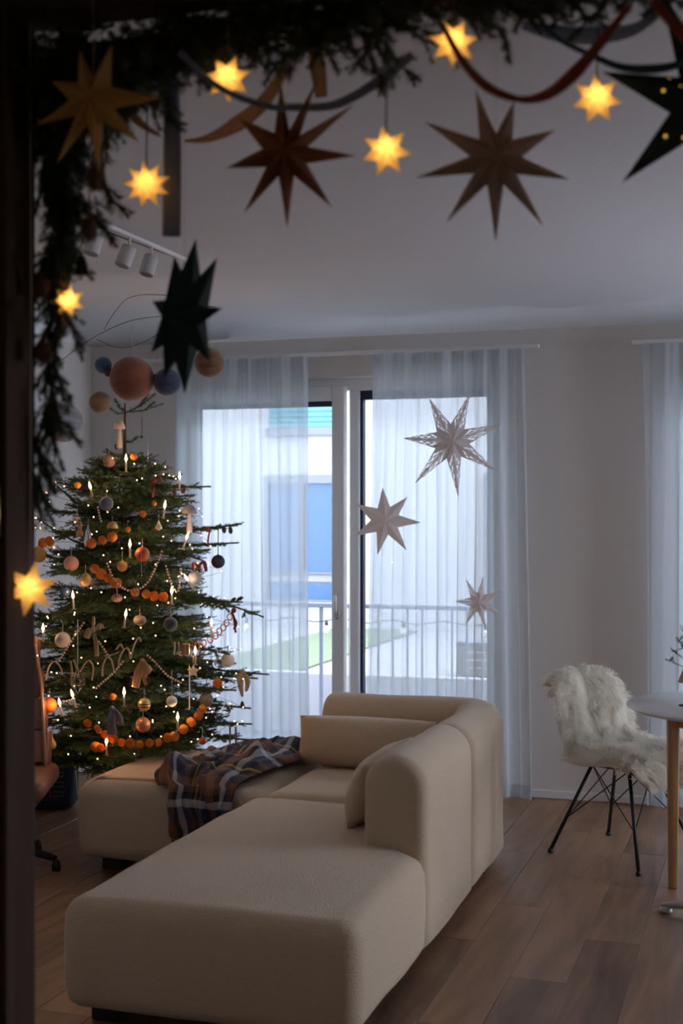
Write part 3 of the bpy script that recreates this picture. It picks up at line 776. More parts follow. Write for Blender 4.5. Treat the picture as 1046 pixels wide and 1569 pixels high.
def copy_thing(root, loc, rot=(0, 0, 0), label=None, scale=None):
    c = inst(root, None, loc, rot, scale)
    for ch in list(root.children):
        k = ch.copy(); COL.objects.link(k); k.parent = c
        for g_ in ch.children:
            q = g_.copy(); COL.objects.link(q); q.parent = k
    if label: c['label'] = label
    return c
CANDLES = [(193, 708, 0, 'lit white candle at the very top of the tree, by the trunk'),
    (139, 750, -14, 'lit candle leaning left on the upper left boughs'),
    (199, 839, 0, 'lit candle upright beside the rust red ball'),
    (112, 918, -4, 'lit candle in front of the small blue glass ball'),
    (192, 946, 8, 'lit candle left of the taupe walnut ornament at mid height'),
    (66, 968, 0, 'lit candle at the left rim, above the cream ball'),
    (275, 735, 0, 'lit candle standing on the upper right bough above two cones'),
    (252, 779, 8, 'lit candle at the right above the beige pyramid ornament'),
    (285, 827, 20, 'lit candle under the grey glass mushroom'),
    (288, 890, -35, 'lit candle touching the clear crackle glass ball'),
    (263, 911, 0, 'lit candle at the end of the upper orange slice garland'),
    (324, 960, 0, 'lit candle in front of the curtain, right of the navy ball'),
    (190, 1066, 0, 'lit candle left of the gold ball with dark bands'),
    (92, 1082, -12, 'lit candle right of the bright orange ball'),
    (163, 1141, 0, 'lit candle in the lower orange slice garland'),
    (112, 1069, -18, 'lit candle behind the gold glass prism'),
    (272, 1104, 0, 'lit candle below the small white ball'),
    (299, 1003, 0, 'lit candle by the pink ribbon loops at lower right')]
for k, (px, py, tilt, lab) in enumerate(CANDLES):
    c = cand if k == 0 else copy_thing(cand, (0, 0, 0))
    c.location = T(px, py, push=.04); c.rotation_euler = (0, R(tilt), 0)
    tag(c, lab, 'candle', 'candles clipped to the tree')

def matball(kind):
    return {
    'slate': lambda: mat('slate_felt', (.10, .11, .15), .85, sheen=.4, nscale=40, namt=.2),
    'peach': lambda: mat('peach_felt', (.75, .36, .22), .7, sheen=.3), 'goldtex': lambda: mat('gold_textured', (.55, .33, .12), .5, metal=.3, bump=.8, bscale=120, nscale=90, namt=.3),
    'rust': lambda: mat('rust_satin', (.38, .085, .03), .45), 'cream': lambda: mat('cream_felt', (.66, .52, .40), .7),
    'orange': lambda: mat('orange_satin', (.85, .22, .04), .5), 'navy': lambda: mat('navy_felt', (.03, .045, .075), .8, sheen=.3),
    'dnavy': lambda: mat('dark_navy_satin', (.02, .025, .045), .5), 'clear': lambda: mat('clear_glass', (.95, .95, .95), .03, trans=1.0, ior=1.2),
    'crackle': lambda: mat('crackle_glass', (.9, .9, .9), .12, trans=.75, ior=1.25, bump=.8, bscale=180), 'ivory': lambda: mat('ivory_satin', (.72, .68, .58), .45),
    'white': lambda: mat('white_felt', (.72, .66, .60), .7), 'olive': lambda: mat('olive_grey_satin', (.20, .18, .12), .45),
    'copper': lambda: mat('copper_satin', (.60, .24, .12), .4, metal=.4), 'gold': lambda: mat('satin_gold', (.62, .42, .16), .35, metal=.5),
    'pink': lambda: mat('pink_glass', (.95, .55, .42), .08, trans=.7, ior=1.2), 'amber': lambda: mat('amber_glass', (.75, .42, .12), .1, trans=.5, ior=1.3),
    'blue': lambda: mat('blue_glass', (.10, .16, .30), .08, trans=.3, metal=.4), 'taupe': lambda: mat('taupe_shell', (.28, .20, .15), .6, bump=.5, bscale=150)}[kind]()
def ball(px, py, rp, kind, label, push=.03, cord=14, sz=1.0, name='bauble', cordmat=None, cat='bauble', grp='round baubles on the tree'):
    d = tdepth(px, py, push=push - .06 + .07 * ((px * 7 + py * 3) % 10) / 10); c = P(px, py, d); rr = px2m(rp, d)
    t = empty(name, c, A, label, cat, grp)
    bm = bmesh.new(); bmesh.ops.create_uvsphere(bm, u_segments=24, v_segments=14, radius=rr)
    for v in bm.verts: v.co.z *= sz
    obj('ball', bm, matball(kind), t)
    obj('cap', lt([(0, rr * sz + .006), (.0035, rr * sz + .006), (.004, rr * sz - .002), (0, rr * sz - .002)], 8), M_cap, t)
    obj('cord', tb([(0, 0, rr * sz + .005), (0, 0, rr * sz + px2m(cord, d))], .0012, 4), cordmat or M_thread, t)
    return t, rr
for a in ((163, 772, 11, 'slate', 'dusty dark grey ball high on the tree, left of the trunk'),
    (109, 864, 11.5, 'peach', 'matte peach pink ball on the left side'),
    (59, 850, 12.5, 'goldtex', 'rough gold ball at the left rim of the tree'),
    (218, 850, 11.5, 'rust', 'rust red ball right of the trunk at upper mid height'),
    (96, 981, 12, 'cream', 'large cream ball at lower left, under a ribbon'),
    (76, 1081, 11.5, 'orange', 'bright orange ball next to the leather armchair'),
    (261, 957, 11, 'navy', 'slate blue ball on the right at mid height'),
    (298, 886, 10.5, 'crackle', 'crackled clear glass ball against the curtain'),
    (221, 1080, 10, 'gold', 'gold ball with dark bands above the copper one'),
    (219, 1111, 11.5, 'copper', 'copper orange ball low on the tree'),
    (167, 707, 10, 'pink', 'rosy transparent glass ball at the tree top'),
    (187, 868, 8.5, 'amber', 'small amber glass ball left of the rust red ball'),
    (100, 906, 8.5, 'blue', 'shiny blue glass ball below the peach ball'),
    (263, 1075, 8.5, 'white', 'small white ball on a long string'),
    (333, 1017, 7.5, 'clear', 'clear glass ball left of the ivory ball'),
    (346, 1088, 8, 'clear', 'clear glass ball at the far lower right'),
    (310, 1136, 6, 'rust', 'tiny reddish ball just above the plaid throw')):
    c_ = 40 if a[0] == 263 and a[2] == 8.5 else 14
    t, rr = ball(*a, cord=c_)
    if a[3] == 'gold':
        for q in (-.35, .1): obj('band', lt([(math.sqrt(1 - q * q) * rr * 1.01, q * rr - .0015), (math.sqrt(1 - (q + .1) ** 2) * rr * 1.02, (q + .1) * rr)], 24), mat('dark_band', (.06, .03, .02), .6), t)
    if a[3] == 'rust' and a[2] > 10: obj('silver_thread', tb([(.001, -rr, rr * .5), (.001, -rr - .001, -rr * 2.2), (.003, -rr, -rr * 3.3)], .0008, 4), M_silver, t)
for a in ((334, 861, 10.5, 'dnavy', 'dark navy ball hanging free in front of the curtain', 46, 6.34), (349, 1012, 10.5, 'ivory', 'ivory ball in front of the curtain on the lower right', 12, 6.34), (316, 1073, 11, 'olive', 'olive grey ball on a dark ribbon at lower right', 20, 6.2)):
    d = a[6]; c = P(a[0], a[1], d); rr = px2m(a[2], d); t = empty('bauble', c, A, a[4], 'bauble', 'round baubles on the tree')
    bm = bmesh.new(); bmesh.ops.create_uvsphere(bm, u_segments=28, v_segments=16, radius=rr); obj('ball', bm, matball(a[3]), t)
    obj('cap', lt([(0, rr + .006), (.0035, rr + .006), (.004, rr - .002), (0, rr - .002)], 8), M_cap, t)
    obj('cord', tb([(0, 0, rr + .004), (.001, 0, rr + px2m(a[5], d))], .0022, 5), M_dthread, t)
# walnuts and oval pieces
for (px, py, rp, k, s_, lab) in ((131, 889, 9, 'goldtex', 1.15, 'gilded walnut left of the orange slices'), (179, 917, 8.5, 'taupe', .75, 'taupe shell shaped ornament near the trunk'),
        (214, 951, 10, 'taupe', .8, 'taupe walnut ornament right of a candle'), (118, 799, 6, 'cream', 1.0, 'small cream bead figure on the upper left')):
    ball(px, py, rp, k, lab, sz=s_, name='walnut_ornament', cat='ornament', grp='nuts and shells on the tree')
def lathe_orn(name, px, py, prof, m, label, cordp=12, tilt=0, push=.03, d=None, seg=14):
    d = d or tdepth(px, py, push=push); c = P(px, py, d); t = empty(name, c, A, label, 'ornament')
    s_ = d / FPX; t.rotation_euler = (0, R(tilt), A)
    zt = max(z for _, z in prof) * s_
    obj('body', lt([(a * s_, b * s_) for a, b in prof], seg), m, t)
    if cordp: obj('cord', tb([(0, 0, zt), (0, 0, zt + cordp * s_)], .001, 4), M_thread, t)
    return t, s_
lathe_orn('gourd_ornament', 79, 1140, [(0, -8), (5, -7.5), (7.5, -3), (7, 1), (4, 5), (2.2, 10), (1.5, 15), (0, 16)], mat('gourd_skin', (.55, .38, .18), .5), 'beige little gourd hanging at the lower left', 6)
lathe_orn('bottle_ornament', 135, 822, [(0, -16), (6, -16), (6.5, -10), (5.5, 0), (4.2, 8), (1.6, 12), (1.5, 17), (0, 17.5)], M_silver, 'silver bottle shaped glass ornament at upper left', 8)
lathe_orn('peg_figure', 122, 812, [(0, -10), (6, -10), (5.5, -4), (2.5, 1), (2, 3), (4, 6), (4, 9), (2, 12), (0, 12.5)], mat('pale_wood_figure', (.60, .40, .22), .6), 'pale wooden peg figure beside the silver bottle', 6)
lathe_orn('glass_snowflake', 183, 747, [(0, -9), (5, -6), (3, -3), (9, 0), (3, 3), (5, 6), (0, 9)], matball('clear'), 'clear faceted glass ornament just below the tree top', 8, seg=7)
lathe_orn('bell_ornament', 172, 806, [(9, -4), (8.5, 0), (6, 4), (2, 6), (0, 6.5)], mat('ochre_bell', (.55, .34, .12), .5), 'ochre dome bell near the trunk at upper height', 8)
lathe_orn('pyramid_ornament', 243, 806, [(0, -8), (6, -4), (0, 9)], mat('beige_paper_star', (.55, .47, .36), .7), 'beige folded paper diamond below a candle on the right', 8, seg=4)
# mushrooms
for (px, py, m1, m2, lab, d_, stem_) in ((290, 783, mat('grey_mushroom_glass', (.30, .28, .32), .25), mat('milky_stem', (.62, .58, .60), .3), 'grey glass mushroom hanging against the curtain', None, 34), (183, 653, mat('pink_mushroom_glass', (.75, .50, .38), .35), mat('cream_stem', (.72, .60, .45), .4), 'pinkish mushroom pick on the bare top of the trunk', 6.40, 34)):
    d = d_ or tdepth(px, py); t = empty('mushroom_ornament', P(px, py, d), A, lab, 'ornament'); s_ = d / FPX; w_ = 12 if stem_ > 30 and px > 200 else 9
    obj('mushroom_cap', lt([(a * w_ / 12 * s_, b * s_) for a, b in ((2, -3), (11, -5), (12, -3), (10, 3), (6, 8), (0, 10))], 18), m1, t)
    obj('stem', lt([(a * s_, b * s_) for a, b in ((2.5, -3), (3.0, -12), (4.5, -stem_ + 6), (5, -stem_), (0, -stem_ - 1))], 12), m2, t)
    obj('cord', tb([(0, 0, 10 * s_), (0, 0, 20 * s_)], .001, 4), M_thread, t)
# geometric glass prism on a long white cord
d = tdepth(119, 1045, push=.08); t = empty('prism_ornament', P(119, 1045, d), A, 'gold rimmed glass prism on a long white cord', 'ornament'); s_ = d / FPX
pr = [(0, -19), (11, -4), (10, 4), (0, 20)]
obj('glass', lt([(a * s_ * .95, b * s_ * .95) for a, b in pr], 6), matball('clear'), t, smooth=False)
bm = bmesh.new()
for k in range(6):
    c_, s2 = math.cos(k * math.pi / 3), math.sin(k * math.pi / 3); tube(bm, [(a * s_ * c_, a * s_ * s2, b * s_) for a, b in pr], .0013, 4)
    c2, s3 = math.cos((k + 1) * math.pi / 3), math.sin((k + 1) * math.pi / 3)
    for a, b in pr[1:3]: tube(bm, [(a * s_ * c_, a * s_ * s2, b * s_), (a * s_ * c2, a * s_ * s3, b * s_)], .0013, 4)
obj('brass_edges', bm, M_cap, t); obj('cord', tb([(0, 0, 20 * s_), (0, 0, 95 * s_)], .0016, 5), mat('white_cord', (.7, .68, .66), .8), t)
# pine cones
M_cone = mat('pine_cone_scales', (.11, .055, .035), .75, nscale=60, namt=.4)
def cone_mesh(L_=.034, W_=.011, n=60):
    bm = bmesh.new(); lathe(bm, [(0, -L_ / 2), (W_ * .7, -L_ * .3), (W_ * .75, 0), (W_ * .5, L_ * .3), (0, L_ / 2)], 8)
    for k in range(n):
        t = (k + .5) / n; z = -L_ / 2 + L_ * t; rr = W_ * math.sin(math.pi * (.12 + .8 * t)) ** .7; th = k * 2.39996
        c_, s_ = math.cos(th), math.sin(th); w_ = .0035
        a = Vector((c_ * rr * .55, s_ * rr * .55, z + .004)); tip = Vector((c_ * rr * 1.12, s_ * rr * 1.12, z - .001)); sd = Vector((-s_, c_, 0)) * w_
        m1 = a.lerp(tip, .6)
        vs = [bm.verts.new(p) for p in (a, m1 + sd, tip, m1 - sd, m1 + Vector((0, 0, -.002)))]
        bm.faces.new((vs[0], vs[1], vs[2], vs[3])); bm.faces.new((vs[1], vs[4], vs[2])); bm.faces.new((vs[3], vs[2], vs[4]))
    return bm
cone0 = None
for (px, py, tl, d_, lab, s_) in ((343, 812, 25, 6.36, 'left one of two pine cones on the bough reaching over the curtain', 1), (353, 813, -15, 6.36, 'right one of two pine cones on the bough reaching over the curtain', 1),
        (267, 755, 35, 6.25, 'left pine cone of the pair beneath the upper right candle', .95), (281, 752, -30, 6.22, 'right pine cone of the pair beneath the upper right candle', .95),
        (357, 920, 50, 6.36, 'left pine cone at the tip of the long mid bough', .9), (367, 918, -60, 6.36, 'right pine cone at the tip of the long mid bough', .9),
        (178, 685, 10, 6.40, 'dark little cone on the bare trunk top', .8), (228, 1042, 0, 5.86, 'small cone hanging under the beige cloth bow', .8)):
    p = P(px, py, d_)
    if cone0 is None: cone0 = obj('pine_cone', cone_mesh(), M_cone); c = cone0
    else: c = inst(cone0)
    c.location = p; c.rotation_euler = (0, R(tl), 0.3 * px); c.scale = (s_,) * 3; tag(c, lab, 'pine cone', 'pine cones on the tree')
# strips of cloth / ribbon
def strip(pts, widths, wdir=None, thick=.0012, n=6, wav=0.0, seed=0):
    """ribbon of varying width carried along points; wdir = direction of its width"""
    c = catmull(pts, n); N_ = len(c); V = []; F = []; r_ = random.Random(seed)
    for i, p in enumerate(c):
        t = i / (N_ - 1) * (len(widths) - 1); k = min(int(t), len(widths) - 2); w_ = widths[k] + (widths[k + 1] - widths[k]) * (t - k)
        tg = (c[min(i + 1, N_ - 1)] - c[max(i - 1, 0)]).normalized()
        sd = Vector(wdir) if wdir is not None else tg.cross(fvec)
        sd = (sd - tg * sd.dot(tg)); sd = sd.normalized() if sd.length > 1e-5 else tg.orthogonal().normalized()
        nr = tg.cross(sd)
        for q in range(5):
            s_ = q / 4 - .5; o_ = wav * math.sin(q * 1.7 + i * .35 + seed) 
            V.append(p + sd * w_ * s_ + nr * o_)
    for i in range(N_ - 1):
        for q in range(4):
            a = i * 5 + q; F.append((a, a + 1, a + 6, a + 5))
    return V, F
def ribbon(name, pts, widths, m, parent=None, wdir=None, wav=.002, seed=0, org=None):
    org = Vector(org) if org is not None else Vector(pts[0])
    V, F = strip([Vector(p) - org for p in pts], widths, wdir, wav=wav, seed=seed)
    o = obj(name, (V, F), m, parent)
    if parent is None: o.location = org
    sm = o.modifiers.new('thickness', 'SOLIDIFY'); sm.thickness = .0012
    return o
M_beige = mat('beige_velvet', (.52, .36, .20), .8, sheen=.4, translucent=.25)
M_creamr = mat('cream_ribbon', (.62, .48, .30), .7, translucent=.3)
M_redr = mat('dark_red_ribbon', (.20, .03, .03), .6); M_pinkr = mat('pink_rust_ribbon', (.55, .20, .14), .6)
M_orgc = mat('apricot_cloth', (.72, .42, .20), .8, translucent=.3); M_purple = mat('grey_mauve_voile', (.28, .24, .30), .8, translucent=.3)
# cloth bows
def bow(px, py, label, m, lobes, d=None, knot=None, cat='bow', push=.05):
    d = d or tdepth(px, py, push=push); o_ = P(px, py, d); t = empty('cloth_bow', (0, 0, 0), 0, label, cat); t.location = o_
    for k, (pts, ws) in enumerate(lobes):
        q = [P(a, b, d + (c if c is not None else 0)) for a, b, c in pts]
        ribbon('cloth_fold', [v - o_ for v in q], [px2m(w_, d) for w_ in ws], m, t, wav=.003, seed=k, org=(0, 0, 0))
    bm = bmesh.new(); bmesh.ops.create_uvsphere(bm, u_segments=10, v_segments=8, radius=px2m(4, d)); obj('knot', bm, knot or m, t)
    return t
bow(218, 1013, 'apricot cloth bow above the small cone, low on the tree', M_orgc, [([(218, 1011, 0), (212, 1030, -.01), (207, 1054, 0)], [3, 13, 12]), ([(218, 1011, 0), (224, 1025, -.015), (231, 1030, -.01)], [3, 15, 10]), ([(219, 1012, .01), (221, 1035, .0), (224, 1050, 0)], [3, 9, 5])])
t = bow(372, 1030, 'cream ribbon with a hanging cone at the tip of a bough over the curtain', M_creamr, [([(372, 1028, 0), (368, 1045, -.01), (371, 1068, 0)], [3, 10, 3]), ([(372, 1028, 0), (379, 1044, 0), (377, 1060, .01)], [3, 9, 3]), ([(370, 1030, 0), (364, 1034, .0), (368, 1044, .01)], [2, 8, 4])], d=6.33)
inst(cone0, t, P(371, 1081, 6.33) - t.location, (0, 0, 0)).name = 'hanging_cone'
for k in ('label', 'category', 'group'):
    if k in t.children[-1]: del t.children[-1][k]
for ch in t.children:
    for k in ('label', 'category', 'group'):
        if k in ch: del ch[k]
bow(172, 1086, 'grey mauve voile bow on the lower middle of the tree', M_purple, [([(174, 1084, 0), (170, 1105, -.01), (172, 1126, 0)], [5, 14, 16]), ([(172, 1084, 0), (182, 1100, 0), (186, 1112, .01)], [5, 12, 6])])
bow(143, 965, 'beige ribbon bow with a long tail left of the trunk', M_beige, [([(143, 968, 0), (147, 985, -.01), (148, 1006, 0)], [4, 7, 6]), ([(143, 966, 0), (136, 968, -.01), (132, 978, 0)], [3, 11, 9]), ([(143, 945, 0), (143, 955, 0), (143, 965, 0)], [4, 5, 3]), ([(144, 966, 0), (153, 960, -.01), (156, 964, 0)], [3, 9, 8])])
bow(304, 868, 'dark red ribbon bow above the crackled ball', M_redr, [([(304, 868, 0), (297, 864, -.01), (295, 872, 0)], [2, 6, 5]), ([(304, 868, 0), (312, 862, -.01), (316, 876, 0)], [2, 6, 4]), ([(303, 868, 0), (306, 878, 0)], [3, 4])], d=6.2)
bow(318, 812, 'long dark red ribbon dropping from the upper right bough', M_redr, [([(322, 812, 0), (319, 825, 0), (318, 838, 0)], [3, 2.5, 2])], d=6.3)
bow(236, 737, 'red brown ribbon twist with an orange slice at the upper right', mat('brown_red_ribbon', (.22, .06, .03), .7), [([(238, 735, 0), (235, 750, -.01), (233, 762, 0)], [4, 3, 3]), ([(238, 735, 0), (244, 732, 0), (247, 740, 0)], [3, 4, 3]), ([(237, 736, 0), (230, 740, 0), (231, 746, 0)], [3, 5, 4])])
bow(358, 936, 'dark red ribbon under the cones on the long mid bough', M_redr, [([(359, 935, 0), (355, 940, -.01), (358, 946, 0), (361, 970, 0)], [2, 4, 3, 3]), ([(358, 945, 0), (362, 955, 0), (358, 965, 0)], [2, 3, 3])], d=6.33)
# pink ribbon chain in loops
rc = empty('ribbon_chain', P(340, 970, 6.25), 0, 'chain of rust pink ribbon loops swinging from the long right bough', 'garland')
ro = rc.location.copy(); r = random.Random(5)
lp = [(352, 946), (347, 955), (342, 962), (336, 968), (330, 975), (322, 981), (312, 986), (302, 990), (293, 994), (284, 999), (277, 1000)]
for k, (px, py) in enumerate(lp):
    d = 6.3 - k * .025; c = P(px, py, d); q = []
    for m_ in range(7):
        th = m_ / 6 * 2 * math.pi; q.append(c + rvec * px2m(4.2, d) * math.cos(th) + Vector((0, 0, px2m(5, d))) * math.sin(th) + fvec * .006 * math.sin(th * 2 + k) - ro)
    ribbon('loop', q, [.006] * 2, M_pinkr, rc, wdir=(.3, .9, .3), org=(0, 0, 0))
# cream ribbon garland of arches
rg = empty('ribbon_garland', T(140, 1010), 0, 'cream ribbon garland draped in arches across the lower middle of the tree', 'garland'); ro = rg.location.copy()
arcs = [[(52, 1000), (58, 1015), (62, 1040)], [(70, 1043), (75, 1022), (84, 1014), (93, 1024), (95, 1035)], [(108, 1014), (110, 1030), (109, 1045)], [(113, 1012), (121, 1030), (130, 1018), (137, 1013), (143, 1024), (141, 1043)],
        [(157, 1037), (158, 1020), (164, 1008), (171, 1013), (175, 1030)], [(181, 1024), (184, 1006), (192, 994), (198, 998), (199, 1010)], [(200, 1010), (205, 990), (212, 978), (216, 984)], [(160, 1006), (172, 1004), (182, 1000)], [(178, 996), (184, 988), (189, 995)], [(267, 984), (268, 994), (266, 1004)], [(273, 984), (275, 994), (271, 1003)]]
for k, a in enumerate(arcs):
    ribbon('ribbon_arch', [T(px, py, push=.05) - ro for px, py in a], [.008, .009, .006], M_creamr, rg, wav=.0015, seed=k, org=(0, 0, 0), wdir=tuple(rvec * .8 + fvec * .4 + Vector((0, 0, .3))))
obj('cord', tb([T(px, py, push=.045) - ro for px, py in ((52, 1000), (75, 1016), (100, 1014), (137, 1012), (164, 1007), (192, 994), (215, 982))], .0015, 5), M_dthread, rg)
# dried orange slices
M_slice = mat('dried_orange', (.80, .27, .03), .5, nscale=120, namt=.45, translucent=.45); M_rind = mat('orange_rind', (.62, .22, .03), .6)
bm = bmesh.new(); lathe(bm, [(0, -.0015), (.0155, -.0016), (.0168, 0), (.0155, .0016), (0, .0015)], 18)
for v in bm.verts: v.co.z += .0022 * math.sin(math.atan2(v.co.y, v.co.x) * 3) * (v.co.xy.length / .016)
sl_mesh = None
def slice_at(parent, p, org, tilt, yaw, s_=1.0):
    global sl_mesh
    if sl_mesh is None: sl_mesh = obj('orange_slice', bm, M_slice, parent); o = sl_mesh
    else: o = inst(sl_mesh, parent)
    o.location = p - org; o.rotation_euler = (R(90) + tilt, 0, A + yaw); o.scale = (s_ * 1.32,) * 3; return o
def slice_garland(label, pts, tw=.35, push=.05, s_=1.0):
    g_ = empty('orange_slice_garland', T(*pts[0], push=push), 0, label, 'garland'); og = g_.location.copy(); r_ = random.Random(len(pts) * 7)
    for px, py in pts: slice_at(g_, T(px, py, push=push), og, r_.uniform(-tw, tw), r_.uniform(-.7, .7), s_ * r_.uniform(.85, 1.12))
    obj('string', tb([T(px, py, push=push - .004) - og for px, py in pts], .001, 4), M_dthread, g_)
    return g_
slice_garland('dried orange slice garland across the middle of the tree', [(145, 872), (155, 880), (165, 886), (178, 894), (207, 908), (224, 911), (236, 914), (250, 915)])
slice_garland('short run of dried orange slices at the upper left', [(66, 832), (76, 830), (140, 833), (157, 828), (172, 823)])
slice_garland('long dried orange slice garland swinging low over the ottoman', [(134, 1109), (150, 1118), (161, 1126), (173, 1132), (186, 1138), (199, 1139), (214, 1141), (229, 1139), (243, 1138), (257, 1131), (267, 1129)], s_=.95)
slice_garland('dried orange slices climbing towards the olive ball', [(281, 1118), (293, 1107), (304, 1097), (311, 1086), (333, 1047)], s_=.95, push=.02)
slice_garland('dark orange slices low at the left of the bottom garland', [(146, 1144), (155, 1146)], s_=.95)
for (px, py, lab, s_) in ((119, 744, 'single dried orange slice at the top left', .95), (219, 788, 'single dried orange slice right of the trunk', .95), (236, 772, 'thin orange peel twist at the upper right', .7), (205, 700, 'orange slice stuck at the tree top beside a candle', 1.1), (173, 1068, 'small orange slice beside a candle low on the tree', .9), (196, 812, 'curled orange slice near the trunk', .8), (298, 1118, 'stray orange slice at the lower right', .001)):
    if s_ < .01: continue
    p = T(px, py, push=.05); e = inst(sl_mesh, None, p, (R(80), .2, A + .4), s_); e.parent = None; tag(e, lab, 'orange slice', 'single dried orange slices')
# bead garlands
bead0 = None; M_beadm = mat('pearly_rose_bead', (.70, .48, .40), .3)
def beads(label, pts, push=.05, step=.0125, s_=1.0):
    global bead0
    c = catmull([T(px, py, push=push) for px, py in pts], 14); g_ = empty('bead_garland', c[0], 0, label, 'garland'); og = c[0].copy()
    obj('thread', tb([p - og for p in c], .0007, 4), M_dthread, g_)
    acc = 0; last = c[0]; todo = [c[0]]
    for p in c[1:]:
        acc += (p - last).length; last = p
        if acc >= step: todo.append(p); acc = 0
    for p in todo:
        if bead0 is None:
            b_ = bmesh.new(); bmesh.ops.create_icosphere(b_, subdivisions=2, radius=.0052); bead0 = obj('bead', b_, M_beadm, g_); o = bead0
        else: o = inst(bead0, g_)
        o.location = p - og; o.scale = (s_,) * 3
beads('rosy bead string swagged under the rust red ball', [(164, 864), (170, 880), (180, 895), (196, 905), (213, 903), (226, 893), (236, 875), (243, 858), (249, 842)])
beads('rosy bead string in a V by the orange slice end', [(254, 868), (259, 885), (265, 899), (272, 908), (275, 893), (277, 870)])
beads('rosy bead string slanting below the cream ball', [(128, 955), (120, 967), (110, 981), (100, 998), (90, 1014)])
beads('rosy bead string rising right of the ribbon arches', [(147, 1055), (158, 1045), (170, 1035), (180, 1024), (190, 1012)])
beads('rosy bead string falling from the centre to the white ball', [(226, 1005), (236, 1014), (247, 1026), (257, 1036), (268, 1042), (280, 1048)])
beads('short bead string at mid left by the beige bow', [(151, 984), (157, 992), (163, 1002), (168, 1010)])
beads('short bead string by the orange ball', [(98, 1076), (107, 1074), (116, 1071)])
beads('short bead string high under the first boughs', [(150, 778), (152, 790), (155, 800)])
# icicles, cinnamon, star, gift box
for (px, y0, y1, w_, m_, lab, nm, c2, d_) in ((226, 672, 716, 1.2, M_silver, 'thin silver icicle at the right of the bare tree top', 'icicle', 'ornament', 6.35),
        (290, 1022, 1088, 2.2, mat('pale_satin_ribbon', (.62, .60, .62), .5), 'long pale satin ribbon hanging at lower right', 'hanging_ribbon', 'ribbon', 6.0),
        (352, 1112, 1140, 3.0, mat('cinnamon_bark', (.34, .19, .09), .8), 'left cinnamon stick hanging above the throw', 'cinnamon_stick', 'ornament', 6.3),
        (361, 1114, 1142, 3.2, mat('cinnamon_bark', (.34, .19, .09), .8), 'right cinnamon stick hanging above the throw', 'cinnamon_stick', 'ornament', 6.3),
        (306, 988, 1010, 2.0, M_redr, 'dark velvet ribbon hanging by the pink loops', 'hanging_ribbon', 'ribbon', 6.15),
        (217, 640, 668, 1.2, M_dthread, 'dark drop pendant hanging right of the tree top', 'drop_pendant', 'ornament', 6.4)):
    d = d_; a = P(px, y0, d); b_ = P(px, y1, d); ww = px2m(w_, d)
    t = empty(nm, a, A, lab, c2)
    L_ = (a - b_).length
    obj('body', tb([(0, 0, 0), (.001, 0, -L_ * .5), (0, 0, -L_)], [ww / 2, ww / 2 * 1.02, ww / 2 * .9], 6), m_, t)
    obj('loop', tb([(0, 0, 0), (.003, 0, .006), (0, 0, .012), (-.003, 0, .006), (0, 0, 0)], .0006, 4), M_thread, t)
    if nm == 'drop_pendant': obj('weight', bx(-.006, .006, -.006, .006, -L_ - .012, -L_, bev=.002), M_black, t)
d = 5.98; t = empty('star_biscuit', P(296, 1029, d), A, 'cream five pointed star on the lower right', 'ornament'); s_ = d / FPX
st = [((10 if k % 2 == 0 else 5) * s_ * math.cos(math.pi / 2 + k * math.pi / 5), (10 if k % 2 == 0 else 5) * s_ * math.sin(math.pi / 2 + k * math.pi / 5)) for k in range(10)]
b_ = prism(st, -.003, .003); bmesh.ops.bevel(b_, geom=b_.edges[:], offset=.001, segments=1, affect='EDGES'); bmesh.ops.rotate(b_, verts=b_.verts, matrix=Matrix.Rotation(R(90), 3, 'X'))
obj('star', b_, mat('salt_dough', (.66, .55, .40), .8), t, smooth=False); obj('cord', tb([(0, 0, 10 * s_), (0, 0, 24 * s_)], .001, 4), M_thread, t)
d = tdepth(284, 995, push=.06); t = empty('gift_box_ornament', P(284, 995, d), A, 'tiny amber gift box tied with cream ribbon', 'ornament'); s_ = d / FPX
obj('box', bx(-6 * s_, 6 * s_, -.015, .015, -8 * s_, 8 * s_, bev=.001), mat('amber_paper', (.45, .22, .07), .6), t, smooth=False)
obj('ribbon_band', bx(-1.5 * s_, 1.5 * s_, -.0165, .0165, -8.2 * s_, 8.2 * s_), M_creamr, t, smooth=False)
obj('cord', tb([(0, 0, 8 * s_), (0, 0, 15 * s_)], .001, 4), M_thread, t)
# fairy lights: one chain, every bulb a part
fl = empty('fairy_light_chain', (TX, TY, 0), 0, 'warm white fairy light chain wound through the tree', 'fairy lights')
r = random.Random(77); pts = []; NB = 210
for k in range(NB):
    f = k / (NB - 1); z = 1.76 - 1.36 * f ** .85; th = k * 1.02 + r.uniform(-.35, .35)
    # only sweeping over the side that faces the room
    ang = R(-90) + R(72) * math.sin(k * .31 + r.uniform(-.3, .3)) + A
    rr = rad(z) * r.uniform(.72, .96) + .02
    pts.append(Vector((rr * math.cos(ang), rr * math.sin(ang), z + r.uniform(-.03, .03))))
obj('wire', tb(catmull(pts, 2), .0009, 3), mat('dark_green_wire', (.01, .03, .015), .6), fl)
b_ = bmesh.new(); bmesh.ops.create_icosphere(b_, subdivisions=1, radius=.0035); b0 = obj('bulb', b_, M_bulb, fl); b0.location = pts[0] + Vector((0, 0, .004))
for p in pts[1:]: inst(b0, fl, p + Vector((0, 0, .004)))

